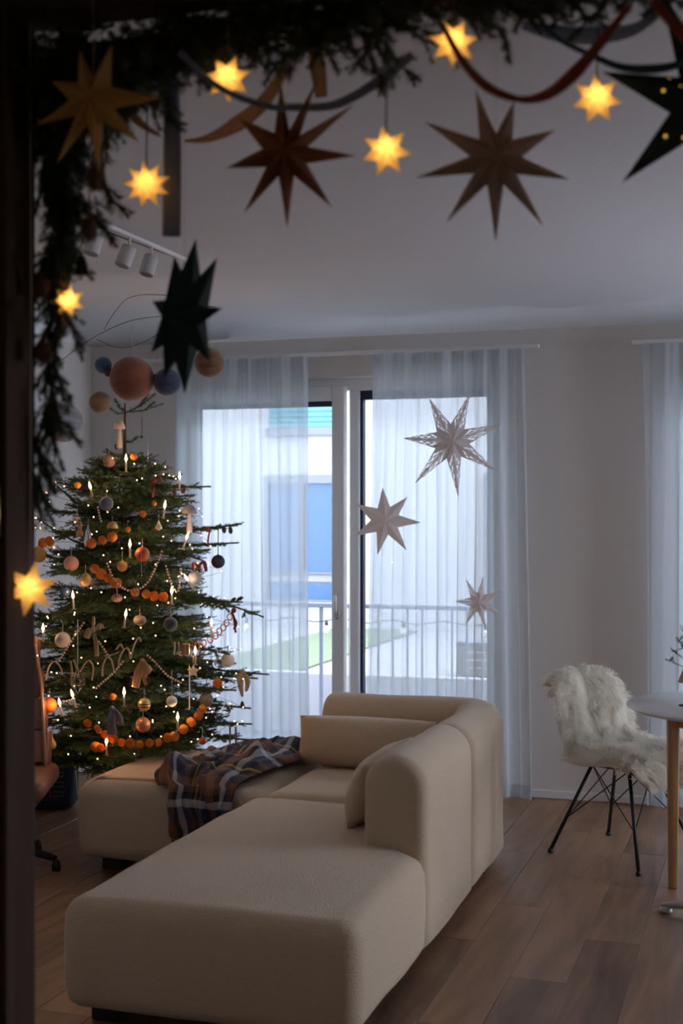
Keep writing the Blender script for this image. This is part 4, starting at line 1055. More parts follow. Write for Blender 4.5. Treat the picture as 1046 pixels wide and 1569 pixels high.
# ---------------------------------------------------------------- solar system mobile
MD = 5.6
mo = empty('planet_mobile', P(300, 426, MD), 0, 'felt planet mobile on curved wires hanging above the tree', 'mobile'); oo = mo.location.copy(); oo.z = CH; mo.location = oo
def planet(px, py, rp, m, lab, topy, topx=None):
    c = P(px, py, MD) - oo; rr = px2m(rp, MD)
    bm = bmesh.new(); bmesh.ops.create_uvsphere(bm, u_segments=32, v_segments=20, radius=rr)
    for v in bm.verts: v.co *= 1 + .012 * noise.noise(Vector(v.co) * 40)
    o = obj('planet', bm, m, mo, c); o['label'] = lab
    tp = P(topx or px, topy, MD) - oo
    obj('string', tb([(0, 0, rr * .98), tuple(tp - c)], .0008, 4), M_thread, o)
def felt(name, c1, c2, sc, stretch=(1, 1, 4)):
    m = bpy.data.materials.new(name); N, L, b = nodes_of(m); b.inputs['Roughness'].default_value = .9; b.inputs['Sheen Weight'].default_value = .4
    tc = N.new('ShaderNodeTexCoord'); mp = N.new('ShaderNodeMapping'); mp.inputs['Scale'].default_value = stretch; n = N.new('ShaderNodeTexNoise'); n.inputs['Scale'].default_value = sc; n.inputs['Detail'].default_value = 4
    cr = N.new('ShaderNodeValToRGB'); cr.color_ramp.elements[0].color = (*c1, 1); cr.color_ramp.elements[1].color = (*c2, 1); cr.color_ramp.elements[0].position = .35; cr.color_ramp.elements[1].position = .65
    L.new(tc.outputs['Object'], mp.inputs[0]); L.new(mp.outputs[0], n.inputs['Vector']); L.new(n.outputs['Fac'], cr.inputs[0]); L.new(cr.outputs[0], b.inputs['Base Color']); return m
planet(202, 581, 34, felt('sun_felt', (.20, .055, .022), (.30, .10, .045), 10, (1, 1, 1.6)), 'large rust orange felt planet', 498, 201)
planet(158, 560, 13, felt('blue_felt', (.06, .12, .22), (.08, .15, .25), 20), 'small blue felt planet', 528)
planet(166, 571, 7, felt('maroon_felt', (.10, .03, .03), (.14, .05, .04), 20), 'tiny maroon felt planet', 530)
planet(153, 617, 16.5, felt('tan_felt', (.24, .13, .055), (.34, .22, .11), 12, (1, 1, 3)), 'small tan felt planet', 515)
planet(256, 586, 21, felt('indigo_felt', (.035, .045, .10), (.06, .07, .14), 16), 'indigo felt planet', 480)
planet(321, 556, 23, felt('brown_felt', (.15, .07, .03), (.27, .15, .07), 10, (1, 1, 5)), 'brown banded felt planet', 470)
planet(97, 648, 30, felt('marble_felt', (.16, .13, .12), (.42, .43, .48), 9, (1, 1, 2.5)), 'grey marbled felt planet', 548)
planet(240, 582, 9, MATS['maroon_felt'] if 'maroon_felt' in MATS else M_cone, 'tiny dark felt planet behind the green star', 482)
arcs = [[(95, 552), (120, 533), (159, 509), (200, 492), (237, 486), (275, 483), (320, 470), (333, 476)], [(159, 506), (172, 484), (191, 461), (212, 453), (240, 452), (275, 456), (300, 470)], [(148, 520), (180, 533), (215, 527), (262, 500)]]
for a in arcs: obj('arm_wire', tb(catmull([P(x_, y_, MD) - oo for x_, y_ in a], 5), .0013, 5), M_dthread, mo)
obj('hanging_string', tb([(0, 0, 0), P(290, 462, MD) - oo], .0008, 4), M_thread, mo)
obj('bead_string', tb(catmull([P(x_, y_, MD) - oo for x_, y_ in ((204, 497), (200, 515), (203, 530), (202, 545))], 5), .0016, 5), mat('white_cord', (.7, .68, .66), .8), mo)

# ---------------------------------------------------------------- ceiling spots
tr_ = empty('ceiling_track_light', (-2.15, 4.3, CH), 0, 'white ceiling track with three unlit cylinder spotlights', 'ceiling light')
obj('track', bx(-.008, .008, -.75, .45, -.014, 0, bev=.002), M_trim, tr_, smooth=False)
obj('cable', tb([(-.03, -.5, -.002), (-.035, -.1, -.012), (-.03, .4, -.002)], .003, 6), M_grey, tr_)
for (px, py, pc, tl) in ((200, 386, 353, 16), (234, 397, 374, 10), (150, 357, 335, 10)):
    # where the track passes over this spotlight
    yy = None
    for k in range(200):
        y_ = 3.5 + k * .008; q = Vector((-2.15, y_, CH)); dd = q.dot(fvec) ; pxx = 523 + q.dot(rvec) / dd * FPX
        if pxx > px - 4 and yy is None: yy = y_
    q = Vector((-2.15, yy, CH)); dd = q.dot(fvec); hd = empty('spot_head', Vector((.005, yy - 4.3, -.014)), parent=tr_)
    obj('spot_neck', tb([(0, 0, 0), (0, 0, -.045)], .005, 8), M_trim, hd)
    o = obj('spot_can', lt([(0, 0), (.024, 0), (.027, -.004), (.028, -.072), (.025, -.076), (.024, -.06), (0, -.058)], 24), mat('matte_white_metal', (.62, .61, .60), .5), hd)
    o.location = (0, 0, -.035); o.rotation_euler = (R(-14), R(tl), 0)

# ---------------------------------------------------------------- paper stars
def paper(name, c, tl=.35, warm=None): return mat(name, c, .85, translucent=tl, bump=.15, bscale=200, nscale=20, namt=.06)
def star_mesh(tips, rv, th, perf=False, backflat=1.0, nperf=9):
    """tips: local (x, z) points; rv: valley radius; th: depth of the ridge centre"""
    n = len(tips); bm = bmesh.new()
    ang = [math.atan2(z, x) for x, z in tips]; order = sorted(range(n), key=lambda i: ang[i]); tips = [tips[i] for i in order]; ang = [ang[i] for i in order]
    val = []
    for i in range(n):
        a0 = ang[i]; a1 = ang[(i + 1) % n]
        if a1 < a0: a1 += 2 * math.pi
        am = (a0 + a1) / 2; val.append((rv * math.cos(am), rv * math.sin(am)))
    for sgn in (-1, 1):
        C_ = Vector((0, sgn * th * (1 if sgn < 0 else backflat), 0))
        for i in range(n):
            T_ = Vector((tips[i][0], 0, tips[i][1]))
            for V_, pf in ((Vector((val[i - 1][0], 0, val[i - 1][1])), True), (Vector((val[i][0], 0, val[i][1])), True)):
                if not perf:
                    bm.faces.new([bm.verts.new(p) for p in (C_, T_, V_)]); continue
                # cut the facet into a fine lattice and leave a pattern of openings
                N_ = nperf; g_ = {}; cut = {(a, b) for a in range(2, N_ - 3) for b in range(1, N_) if (a + 2 * b) % 4 == 0 and a + b < N_ - 2}
                for a in range(N_ + 1):
                    for b in range(N_ + 1 - a):
                        g_[(a, b)] = bm.verts.new(C_ + (T_ - C_) * (a / N_) + (V_ - C_) * (b / N_))
                for a in range(N_):
                    for b in range(N_ - a):
                        if (a, b) not in cut: bm.faces.new((g_[(a, b)], g_[(a + 1, b)], g_[(a, b + 1)]))
                        if a + b < N_ - 1:
                            hole = 2 <= a <= N_ - 3 and b >= 1 and (a * 2 + b) % 3 != 0; hole = (a, b) in cut or hole
                            if not hole: bm.faces.new((g_[(a + 1, b)], g_[(a + 1, b + 1)], g_[(a, b + 1)]))
    bmesh.ops.remove_doubles(bm, verts=bm.verts, dist=1e-5)
    bmesh.ops.recalc_face_normals(bm, faces=bm.faces[:])
    return bm
def star(label, cx, cy, d, tips_px, rvp, thp, m, perf=False, rz=0.0, cord=None, cordm=None, grp=None, name='paper_star', cat='paper star', light=None, ztop=None, nperf=9):
    s_ = d / FPX; c = P(cx, cy, d); t = empty(name, c, A + rz, label, cat, grp)
    tips = [((a - cx) * s_, (cy - b) * s_) for a, b in tips_px]
    obj('star_body', star_mesh(tips, rvp * s_, thp * s_, perf, nperf=nperf), m, t, smooth=False)
    zt = (ztop if ztop is not None else CH) - c.z
    if cord is not None:
        obj('hanging_cord', tb([(0, 0, cord * s_), (.002, 0, zt * .5 + cord * s_ * .5), (0, 0, zt)], .0006 if cordm is None else .0018, 4), cordm or M_thread, t)
    if light:
        l = bpy.data.lights.new('star_bulb_light', 'POINT'); l.energy = light; l.color = (1.0, .66, .28); l.shadow_soft_size = .006
        o = bpy.data.objects.new('star_bulb_light', l); COL.objects.link(o); o.parent = t; o.location = (0, 0, .004)
    return t
M_pwhite = paper('white_star_paper', (.80, .72, .68), .6)
WS = 6.62
star('largest white paper star with lacy cut-outs in front of the window', 692, 677, 6.72, [(720, 602), (770, 650), (760, 722), (702, 763), (635, 742), (617, 672), (657, 610)], 27, 17, M_pwhite, True, cord=10, grp='white stars hanging at the window', nperf=12)
star('plain white paper star left of the lacy ones, against the window post', 590, 798, 6.66, [(586, 747), (624, 762), (645, 801), (623, 844), (578, 851), (543, 822), (546, 773)], 22, 13, M_pwhite, True, cord=8, grp='white stars hanging at the window', nperf=4)
star('smallest lacy white paper star, lowest at the window', 733, 923, 6.74, [(740, 883), (770, 905), (770, 944), (744, 965), (713, 958), (697, 922), (713, 887)], 14, 8, M_pwhite, True, cord=6, grp='white stars hanging at the window', nperf=9)
# foreground stars hanging in the opening
FG = 2.36
def fgd(px, Y=2.24): return Y / (ca + sa * (px - 523) / FPX)
LHh = LH
star('mustard paper star at the upper left of the garland', 142, 155, fgd(142, 2.08), [(172, 66), (122, 76), (78, 124), (56, 192), (86, 253), (152, 263), (213, 218), (249, 151)], 36, 26, paper('mustard_paper', (.60, .36, .11), .45), cord=20, ztop=LH, grp=None)
star('dark rust brown paper star under the garland', 437, 236, fgd(437), [(430, 124), (487, 119), (543, 160), (546, 239), (509, 318), (440, 350), (373, 328), (346, 258), (364, 180)], 36, 30, paper('rust_paper', (.28, .11, .05), .35), cord=20, ztop=LH)
star('taupe paper star hanging below the red ribbon', 759, 245, fgd(759), [(728, 135), (788, 153), (852, 199), (874, 276), (833, 347), (759, 372), (683, 342), (635, 273), (650, 187)], 40, 30, paper('taupe_paper', (.50, .37, .29), .45), cord=20, ztop=LH)
d = fgd(282, 2.24); s_ = 1.0
tg_ = [(math.cos(R(a)) * q, math.sin(R(a)) * q) for a, q in ((0, 122), (36, 130), (72, 122), (108, 106), (160, 118), (200, 122), (232, 110), (271, 117), (318, 112))]
star('dark green paper star turned edge-on beside the tree top', 282, 488, d, [(282 + a, 488 - b) for a, b in tg_], 46, 38, paper('dark_green_paper', (.006, .032, .027), .1), cord=20, rz=R(-56), ztop=LH)
t = star('black green pierced star cut by the right edge of the picture', 1086, 160, fgd(1080), [(921, 110), (952, 281), (1062, 330), (1180, 290), (1230, 130), (1150, 20), (1010, -20)], 62, 36, paper('black_green_paper', (.012, .03, .025), .08), cord=20, ztop=LH)
sc_ = fgd(1080) / FPX
gl = mat('golden_pinhole_glow', (1, .6, .1), .5, emit=(1, .55, .08), estr=.6)  # glowing beads stand in for light showing through pierced holes
for k, (px, py) in enumerate(((1011, 146), (1014, 215), (1042, 217), (1019, 128), (1036, 140))):
    b_ = bmesh.new(); bmesh.ops.create_icosphere(b_, subdivisions=1, radius=(2.8 if k < 3 else 1.2) * sc_); obj('glow_bead', b_, gl, t, ((px - 1086) * sc_, -.022 - .004 * (k > 2), (160 - py) * sc_))
# small lit stars
M_lit = mat('lit_yellow_plastic', (1.0, .74, .32), .5, translucent=.85, emit=(1.0, .54, .13), estr=.26)
def reg(cx, cy, R_, n, rot, sq=1.0):
    return [(cx + R_ * math.cos(rot + k * 2 * math.pi / n) * sq, cy - R_ * math.sin(rot + k * 2 * math.pi / n)) for k in range(n)]
G = 'small lit stars of the light chain'
M_cord2 = mat('grey_light_cable', (.10, .09, .08), .6)
LT = [('lit yellow star half behind a grey ribbon at the upper left', 348, 121, 38, 7, 1.2, 2.13), ('lit yellow star left of the long grey ribbon', 224, 283, 38, 9, 1.0, 2.22), ('lit yellow star between the rust and the taupe star', 591, 232, 40, 7, 1.7, 2.2),
      ('lit yellow star touching the fir garland behind the red ribbon', 694, 66, 39, 7, 2.0, 2.12), ('lit yellow star at the upper right beside the black green star', 914, 152, 40, 7, 1.65, 2.2), ('lit yellow star hidden in the left garland', 104, 462, 27, 7, 1.4, 2.215)]
for (lab, px, py, R_, n, rot, Y) in LT:
    star(lab, px, py, fgd(px, Y), reg(px, py, R_, n, rot), R_ * .52, R_ * .40, M_lit, cord=R_ * .5, cordm=M_cord2, grp=G, name='lit_star', cat='lit star', light=.020, ztop=LH)
star('lit yellow star on the door jamb, lowest and nearest of all', 46, 903, fgd(46, 2.13), reg(46, 903, 44, 6, 1.35), 20, 16, M_lit, cord=20, cordm=mat('pale_light_cable', (.35, .33, .30), .6), grp=G, name='lit_star', cat='lit star', light=.022, ztop=LH)

# ---------------------------------------------------------------- fir garland around the opening
gar = empty('fir_garland', (JX + .35, 2.2, LH), 0, 'dark fir garland framing the opening, full of hanging stars', 'garland'); go_ = gar.location.copy()
def twig_variant(L_, r_, nl=.024, dr=.15):
    fr = Fir(); pts = [Vector((0, 0, 0)), Vector((L_ * .35, .006, -.004)), Vector((L_ * .7, -.004, -.012 - dr * L_ * .3)), Vector((L_, 0, -dr * L_))]
    fr.twig(pts, 1300, nl=nl, nw=.0036, stem=.0016, spread=1.6)
    for k in range(4):
        q = pts[0].lerp(pts[3], .18 + .2 * k); l = L_ * (.45 - .07 * k); sd = 1 if k % 2 else -1
        fr.twig([q, q + Vector((l * .75, sd * l * .55, r_.uniform(-.01, .01)))], 900, nl=nl, nw=.0036, stem=.0012, spread=1.6)
    return fr
r = random.Random(31); variants = []
def gtwig(p, rot, s_=1.0):
    k = r.randrange(4)
    if len(variants) < 4:
        o = twig_variant((.15, .19, .13, .17)[len(variants)], r).build('fir_twig', M_needle2, gar); variants.append(o)
    else: o = inst(variants[k], gar)
    o.location = p - go_; o.rotation_euler = rot; o.scale = (s_,) * 3
x = JX + .02
while x < .30:
    f = (x - JX) / (JR - JX)
    for q in range(5):
        px_top = LH - r.uniform(.0, .06)
        rot = (r.uniform(0, 6.28), R(r.uniform(45, 100)) if q < 2 else R(r.uniform(-15, 50)), r.choice((0, math.pi)) + r.uniform(-.6, .6))
        if x > -.62: rot = (rot[0], R(r.uniform(-20, 38)), rot[2]); px_top = LH - r.uniform(-.0, .03)
        elif x > -1.08: rot = (rot[0], R(r.uniform(-20, 62)), rot[2]); px_top += .012
        gtwig(Vector((x + r.uniform(-.02, .02), 2.2 + r.uniform(-.05, .05), px_top)), rot, (.72 if x > -.62 else .78 if x > -1.08 else 1) * (r.uniform(.6, .85) if q == 0 else r.uniform(.75, 1.05)))
    x += .018
# thick corner at upper left
for k in range(46):
    u = r.random(); gtwig(Vector((JX + .03 + .17 * u ** 1.5, 2.18 + r.uniform(-.05, .04), LH - .03 - .20 * r.random() * (1 - u))), (r.uniform(0, 6.28), R(r.uniform(20, 100)), r.uniform(-.6, .6) + r.choice((0, math.pi))), r.uniform(.7, 1.0))
# the strand running down the jamb: px, py along its middle
run = [(70, 130), (78, 190), (92, 250), (100, 300), (96, 350), (82, 400), (84, 450), (88, 500), (76, 550), (78, 600), (70, 640), (52, 690), (44, 730)]
cr_run = catmull([PY(a, b, 2.21) for a, b in run], 8)
stem = obj('garland_stem', tb([p - go_ for p in [Vector((.28, 2.2, LH - .02)), Vector((-.6, 2.2, LH - .03)), Vector((JX + .05, 2.2, LH - .03))] + cr_run], .0035, 6), M_bark, gar)
for i, p in enumerate(cr_run):
    for k in range(2 if i < 40 else (1 if i < 86 else 1)):
        dn = r.uniform(45, 105)
        gtwig(p + Vector((r.uniform(-.012, .012), r.uniform(-.02, .02), 0)), (r.uniform(0, 6.28), R(dn), r.choice((0, math.pi)) + r.uniform(-.5, .5)), r.uniform(.38, .62) if i > 20 else r.uniform(.6, .85))
for (px, py, a, zr_, s_) in ((72, 690, 92, 0, .8), (60, 700, 96, math.pi, .8), (92, 590, 70, 0, .45), (102, 480, 60, 0, .5), (118, 300, 60, 0, .8), (125, 250, 40, 0, .9), (145, 300, 70, 0, .55), (80, 625, 60, 0, .6), (50, 720, 88, 0, .5), (770, 40, 88, 0, .5), (590, 60, 85, 0, .6), (560, 60, 80, 0, .7), (225, 70, 60, 0, .6)):
    gtwig(PY(px, py, 2.2), (r.uniform(0, 6.28), R(a), zr_), s_)
# cones, bell and dark ornaments on the strand
def fgcone(px, py, L_, W_, label, dz=0, d=None, m=M_cone, name='pine_cone', cat='pine cone'):
    d = d or fgd(px, 2.16); t = empty(name, P(px, py, d), 0, label, cat); s_ = d / FPX
    obj('scales', cone_mesh(L_ * s_, W_ * s_, 70), m, t); top = P(px, py - dz, d) - t.location
    obj('cord', tb([(0, 0, L_ * s_ * .45), top], .0012, 4), M_dthread, t)
fgcone(144, 272, 44, 15, 'dark pine cone hanging behind the lower tip of the mustard star', 75)
fgcone(137, 350, 42, 15, 'dark pine cone above the little bell', 60)
fgcone(68, 540, 36, 18, 'dark round cone in the left garland', 30)
fgcone(62, 440, 34, 14, 'brownish cone low on the left garland beside the jamb', 25)
d = fgd(125, 2.17); t = empty('bell', P(125, 408, d), 0, 'small black bell on a cord at the left garland', 'bell'); s_ = d / FPX
obj('bell_body', lt([(a * s_, b * s_) for a, b in ((0, 16), (3, 16), (6, 12), (9, 2), (11, -8), (13, -12), (12, -13), (9, -10), (0, -9))], 20), mat('black_iron', (.02, .02, .02), .5, metal=.6), t)
obj('clapper', lt([(a * s_, b * s_) for a, b in ((0, -9), (1.2, -10), (1.2, -17), (2.4, -19), (0, -22))], 8), MATS['black_iron'], t)
obj('cord', tb([(0, 0, 16 * s_), (.003, 0, 20 * s_), (0, 0, 24 * s_), (-.003, 0, 20 * s_), (0, 0, 16 * s_)], .0012, 4), M_dthread, t); obj('cord', tb([(0, 0, 23 * s_), (0, 0, 110 * s_)], .001, 4), M_dthread, t)
# ribbons in the opening
def fribbon(label, pts, widths, m, seed=0, wdir=None, cat='ribbon', Y=2.2):
    q = [PY(a, b, Y + (c[0] if c else 0)) for a, b, *c in pts]; d = fgd(pts[0][0], Y)
    o = ribbon('hanging_ribbon', q, [w_ * d / FPX for w_ in widths], m, None, wdir=wdir, wav=.0025, seed=seed); tag(o, label, cat); return o
M_blue = mat('grey_blue_velvet', (.24, .27, .36), .85, translucent=.35, sheen=.4, nscale=40, namt=.15); M_rust = mat('rust_velvet', (.34, .075, .04), .85, translucent=.25, sheen=.4, nscale=40, namt=.15)
M_tan = mat('tan_velvet', (.62, .42, .27), .85, translucent=.4, sheen=.4, nscale=40, namt=.12); M_teal = mat('dark_teal_velvet', (.03, .08, .10), .85, sheen=.3); M_pale = mat('pale_blue_voile', (.36, .40, .48), .8, translucent=.5)
hz3 = tuple(rvec)
fribbon('long grey blue ribbon hanging straight down at the left', [(262, 55), (262, 120), (264, 230), (263, 363)], [20, 24, 27, 28], M_blue, 1, wdir=hz3, Y=2.27)
fribbon('grey blue velvet ribbon swagged behind the upper left lit star', [(275, 80), (318, 122), (368, 150), (420, 166), (440, 164)], [10, 9, 9, 10, 11], M_blue, 2, Y=2.09)
fribbon('grey blue velvet ribbon rising to the garland right of the rust star', [(440, 165), (500, 163), (540, 150), (590, 118), (632, 84)], [11, 12, 14, 16, 12], M_blue, 3, Y=2.25)
fribbon('tan velvet ribbon curving up behind the rust brown star', [(282, 216), (320, 212), (365, 190), (410, 150), (448, 80)], [2, 12, 24, 20, 10], M_tan, 4, Y=2.29)
fribbon('short tan ribbon behind the rust brown star top', [(478, 60), (486, 100), (492, 150)], [14, 26, 18], M_tan, 5, wdir=hz3, Y=2.29)
fribbon('narrow tan ribbon end below the mustard star', [(190, 160), (215, 190), (247, 210)], [18, 12, 2], M_tan, 6, Y=2.27)
fribbon('rust red velvet ribbon looping low above the taupe star', [(676, 36), (705, 90), (745, 132), (795, 153), (838, 146), (880, 112), (925, 60), (965, 8)], [8, 11, 14, 10, 16, 20, 14, 8], M_rust, 7, Y=2.07)
fribbon('dark teal ribbon slanting to the black green star', [(815, 15), (850, 55), (900, 82), (950, 104), (1000, 106), (1046, 96), (1090, 70)], [6, 7, 8, 12, 14, 10, 8], M_teal, 8, Y=2.18)
fribbon('pale blue gauze ribbon along the upper right garland', [(800, 40), (860, 52), (920, 55), (970, 46), (1010, 20)], [12, 26, 28, 18, 8], M_pale, 9, Y=2.29)
fribbon('rust brown ribbon crossing the upper right corner', [(1000, 0), (1025, 30), (1060, 75)], [14, 16, 16], M_rust, 10, Y=2.10)
fribbon('dark blue ribbon tail beside the cone at the left', [(118, 190), (122, 240), (126, 280)], [14, 18, 16], M_blue, 11, wdir=hz3, Y=2.27)
fribbon('blue ribbon end showing right of the cone at the left', [(150, 215), (154, 260), (158, 292)], [10, 14, 12], M_blue, 12, wdir=hz3, Y=2.27)
fribbon('wide tan ribbon wound along the left garland', [(92, 200), (100, 262), (104, 330), (96, 400), (100, 470), (90, 520)], [24, 24, 18, 20, 16, 10], M_tan, 13, wdir=hz3, Y=2.27)

# ---------------------------------------------------------------- wire chair with sheepskin
cf = Vector((.84, -.55, 0)).normalized(); cl_ = Vector((-cf.y, cf.x, 0))     # facing direction, sideways
cc = Vector((-.635, 6.075, 0)); crz = math.atan2(cf.y, cf.x)
ch = empty('wire_shell_chair', cc, crz, 'black wire shell chair standing left of the round table', 'chair')
def W2L(v):
    q = Vector(v) - cc; return Vector((q.dot(cf), q.dot(cl_), q.z))
feet = [W2L(PY(978, 1342, 5.74)), W2L(P(843, 1307, 6.01)), W2L(P(932, 1280, 6.336)), None]
fa, fb, fc_ = [Vector((f_.x, f_.y, 0)) for f_ in feet[:3]]; fd = fa + fc_ - fb
ctr = (fa + fc_) / 2
tops = []
for f_ in (fa, fb, fc_, fd):
    tp = ctr + (f_ - ctr) * .42; tp.z = .40; tops.append(tp)
    lg = obj('leg', tube(bmesh.new(), [f_ + Vector((0, 0, .012)), tp], [.0085, .0085], 10), M_black, ch)
    obj('foot_glide', lt([(0, 0), (.012, 0), (.013, .01), (.010, .02), (0, .02)], 12, tuple(f_)), M_black, lg)
F4 = (fa, fb, fc_, fd)
for k in range(4):
    k2 = (k + 1) % 4
    for (a, b) in ((k, k2), (k2, k)):
        p_t = tops[a]; p_b = F4[b].lerp(tops[b], .40) if True else 0
        obj('brace', tb([p_t, p_b], .0028, 6), M_black, ch)
obj('seat_mount', bx(-.12, .12, -.10, .10, .395, .41, bev=.004).copy() if False else bx(ctr.x - .13, ctr.x + .13, ctr.y - .11, ctr.y + .11, .395, .41, bev=.004), M_black, ch, smooth=False)
def shell(u, v):
    """u -1..1 across, v 0 front edge .. 1 top of the back"""
    prof = [(.215, .415), (.19, .445), (.10, .435), (0, .425), (-.09, .43), (-.155, .47), (-.185, .54), (-.205, .62), (-.235, .70), (-.26, .775)]
    t = v * (len(prof) - 1); k = min(int(t), len(prof) - 2); f = t - k
    x_ = prof[k][0] * (1 - f) + prof[k + 1][0] * f; z = prof[k][1] * (1 - f) + prof[k + 1][1] * f
    w_ = .175 + .025 * math.sin(v * math.pi) - .015 * v
    cup = u * u * (.025 if v < .5 else .03)
    if v < .45: z += cup * 1.1
    elif v < .7: z += cup * .5; x_ += cup * 1.0
    else: x_ += cup * 1.3; z -= abs(u) ** 3 * .03
    return Vector((x_ + ctr.x * .5, u * w_ + ctr.y * .3, z))
wr = empty('wire_basket', (0, 0, 0), parent=ch)
bm = bmesh.new()
for i in range(11): tube(bm, [shell(-1 + .2 * i, j / 18) for j in range(19)], .0026, 5, cap=False)
for j in range(13): tube(bm, [shell(-1 + i / 8, j / 12) for i in range(17)], .0026, 5, cap=False)
obj('wire_grid', bm, M_black, wr)
bm = bmesh.new(); rim = [shell(-1 + i / 8, 0) for i in range(17)] + [shell(1, j / 14) for j in range(1, 15)] + [shell(1 - i / 8, 1) for i in range(1, 17)] + [shell(-1, 1 - j / 14) for j in range(1, 14)]
tube(bm, rim + [rim[0]], .0045, 6); obj('rim', bm, M_black, wr)
bm = bmesh.new()
V = []; F = []
for sgn in (0, 1):
    for i in range(13):
        for j in range(15):
            p = shell(-.9 + 1.8 * i / 12, .04 + .52 * j / 14); e = min(i, 12 - i, j, 14 - j); p.z += .004 + (sgn * .022 * min(1, e / 1.5)); V.append(p)
for i in range(12):
    for j in range(14):
        a = i * 15 + j; F.append((a, a + 1, a + 16, a + 15)); b_ = a + 195; F.append((b_, b_ + 15, b_ + 16, b_ + 1))
o = obj('seat_pad', (V, F), mat('cognac_leather', (.22, .085, .035), .5, bump=.2, bscale=200), ch); o['label'] = 'brown leather seat pad'
# sheepskin
M_fur = mat('ivory_wool', (.97, .92, .83), .8, nscale=6, namt=.10, translucent=.5, sheen=.3)
sk = empty('sheepskin', cc + Vector((0, 0, .45)), crz, 'long haired cream sheepskin thrown over the wire chair', 'sheepskin'); so2 = Vector((0, 0, .45))
def hide(u, v):
    """v 0: tail hanging behind the top of the back .. 1: flap hanging over the front edge; u -1..1"""
    # outline and local lie of the skin over back and seat
    prof = [(-.275, .73), (-.285, .765), (-.268, .795), (-.225, .795), (-.195, .70), (-.180, .61), (-.155, .53), (-.095, .475), (0, .465), (.10, .475), (.19, .485), (.245, .455), (.265, .39), (.27, .345)]
    t = v * (len(prof) - 1); k = min(int(t), len(prof) - 2); f = t - k
    x_ = prof[k][0] * (1 - f) + prof[k + 1][0] * f; z = prof[k][1] * (1 - f) + prof[k + 1][1] * f
    w_ = [.13, .15, .175, .205, .225, .24, .25, .26, .27, .27, .26, .24, .22, .17]; ww = w_[k] * (1 - f) + w_[k + 1] * f
    ww *= 1 + .05 * math.sin(v * 23)
    cup = u * u
    if v < .5: x_ += (cup * .06 - max(0, abs(u) - .78) * .22) * (1 if v > .2 else .4); z -= (abs(u) ** 3) * .035 * (1 if v < .35 else 0)
    else: z += cup * .035 - max(0, abs(u) - .8) * .35 * (1 if v < .85 else .3)
    crease = math.exp(-((u + .05) / .16) ** 2) * (1 if v < .5 else max(0, 1 - (v - .5) * 5))
    x_ -= crease * .040; z -= crease * .02 * (1 if v < .3 else 0)
    n_ = noise.noise(Vector((u * 3, v * 7, 0))) * .012
    return Vector((x_ + ctr.x * .5 + n_, u * ww + ctr.y * .3, z + n_))
def hnorm(u, v):
    e = .01; a = hide(u + e, v) - hide(u - e, v); b = hide(u, min(1, v + e)) - hide(u, max(0, v - e)); n_ = b.cross(a); return (n_.normalized(), b.normalized()) if n_.length > 0 else (Vector((0, 0, 1)), b)
nu, nv = 24, 60; V = []; F = []
for j in range(nv + 1):
    for i in range(nu + 1):
        u = -1 + 2 * i / nu; v = j / nv; n_, b_ = hnorm(u, v)
        if n_.x < 0 and v > .2 and v < .5: n_ = -n_
        V.append(hide(u, v) - so2)
for j in range(nv):
    for i in range(nu):
        a = j * (nu + 1) + i; F.append((a, a + 1, a + nu + 2, a + nu + 1))
o = obj('hide', (V, F), M_fur, sk); sm = o.modifiers.new('thickness', 'SOLIDIFY'); sm.thickness = .012; sm.offset = 0
r = random.Random(9); V = []; F = []
clump = [(r.uniform(-1.02, 1.02), r.random(), Vector((r.uniform(-1, 1), r.uniform(-1, 1), r.uniform(-.9, .3)))) for _ in range(900)]
for q in range(24000):
    cu, cv, cd = clump[q % 900]; u = max(-1.03, min(1.03, cu + r.gauss(0, .035))); v = max(0, min(1, cv + r.gauss(0, .012)))
    n_, b_ = hnorm(u, v); p = hide(u, v)
    # outward side: away from the chair's shell
    if n_.dot(Vector((-.4, 0, 1)) if v < .2 else Vector((.6, 0, .8))) < 0: n_ = -n_
    if v > .85: n_ = Vector((abs(n_.x) + .2, n_.y, n_.z)).normalized()
    if r.random() < .10 and v < .22: n_ = -n_
    L_ = r.uniform(.035, .065); lean = b_ * (.35 if v > .2 else -.4) + cd * .45 + Vector((0, .5 * (1 if u > 0 else -1) * max(0, abs(u) - .7) * 3, -.25))
    d1 = (n_ * .9 + lean * .5).normalized(); d2 = (n_ * .3 + lean).normalized()
    sd = d1.cross(Vector((r.uniform(-1, 1), r.uniform(-1, 1), r.uniform(-1, 1)))).normalized() * .0017
    p1 = p + d1 * L_ * .5; p2 = p1 + d2 * L_ * .5; k = len(V)
    V += [p - sd - so2, p + sd - so2, p1 + sd * .8 - so2, p1 - sd * .8 - so2, p2 - so2]; F += [(k, k + 1, k + 2, k + 3), (k + 3, k + 2, k + 4)]
o = obj('wool', (V, F), M_fur, sk); o['kind'] = 'stuff'

# ---------------------------------------------------------------- round table and what stands on it
tc_ = Vector((-.115, 5.68, 0)); tr2 = .455
tbl = empty('round_table', tc_, 0, 'round white topped table with honey oak legs at the right edge', 'table')
obj('tabletop', lt([(0, .742), (tr2 - .004, .742), (tr2, .738), (tr2 - .001, .733), (tr2 - .022, .722), (tr2 - .03, .720), (0, .720)], 96), mat('white_lacquer', (.72, .72, .73), .22, coat=.3), tbl)
lpx = Vector((-.378, 5.60, 0)) - tc_
for k in range(4):
    th = math.atan2(lpx.y, lpx.x) + k * math.pi / 2; rr = lpx.length; b_ = bmesh.new(); box(b_, -.024, .024, -.03, .03, 0, .72, bev=.008, seg=3)
    for v in b_.verts: s_ = .72 + .28 * (v.co.z / .72); v.co.x *= s_; v.co.y *= s_
    o = obj('leg', b_, M_oak, tbl, (rr * math.cos(th), rr * math.sin(th), 0), A - .1 + 0 * th)
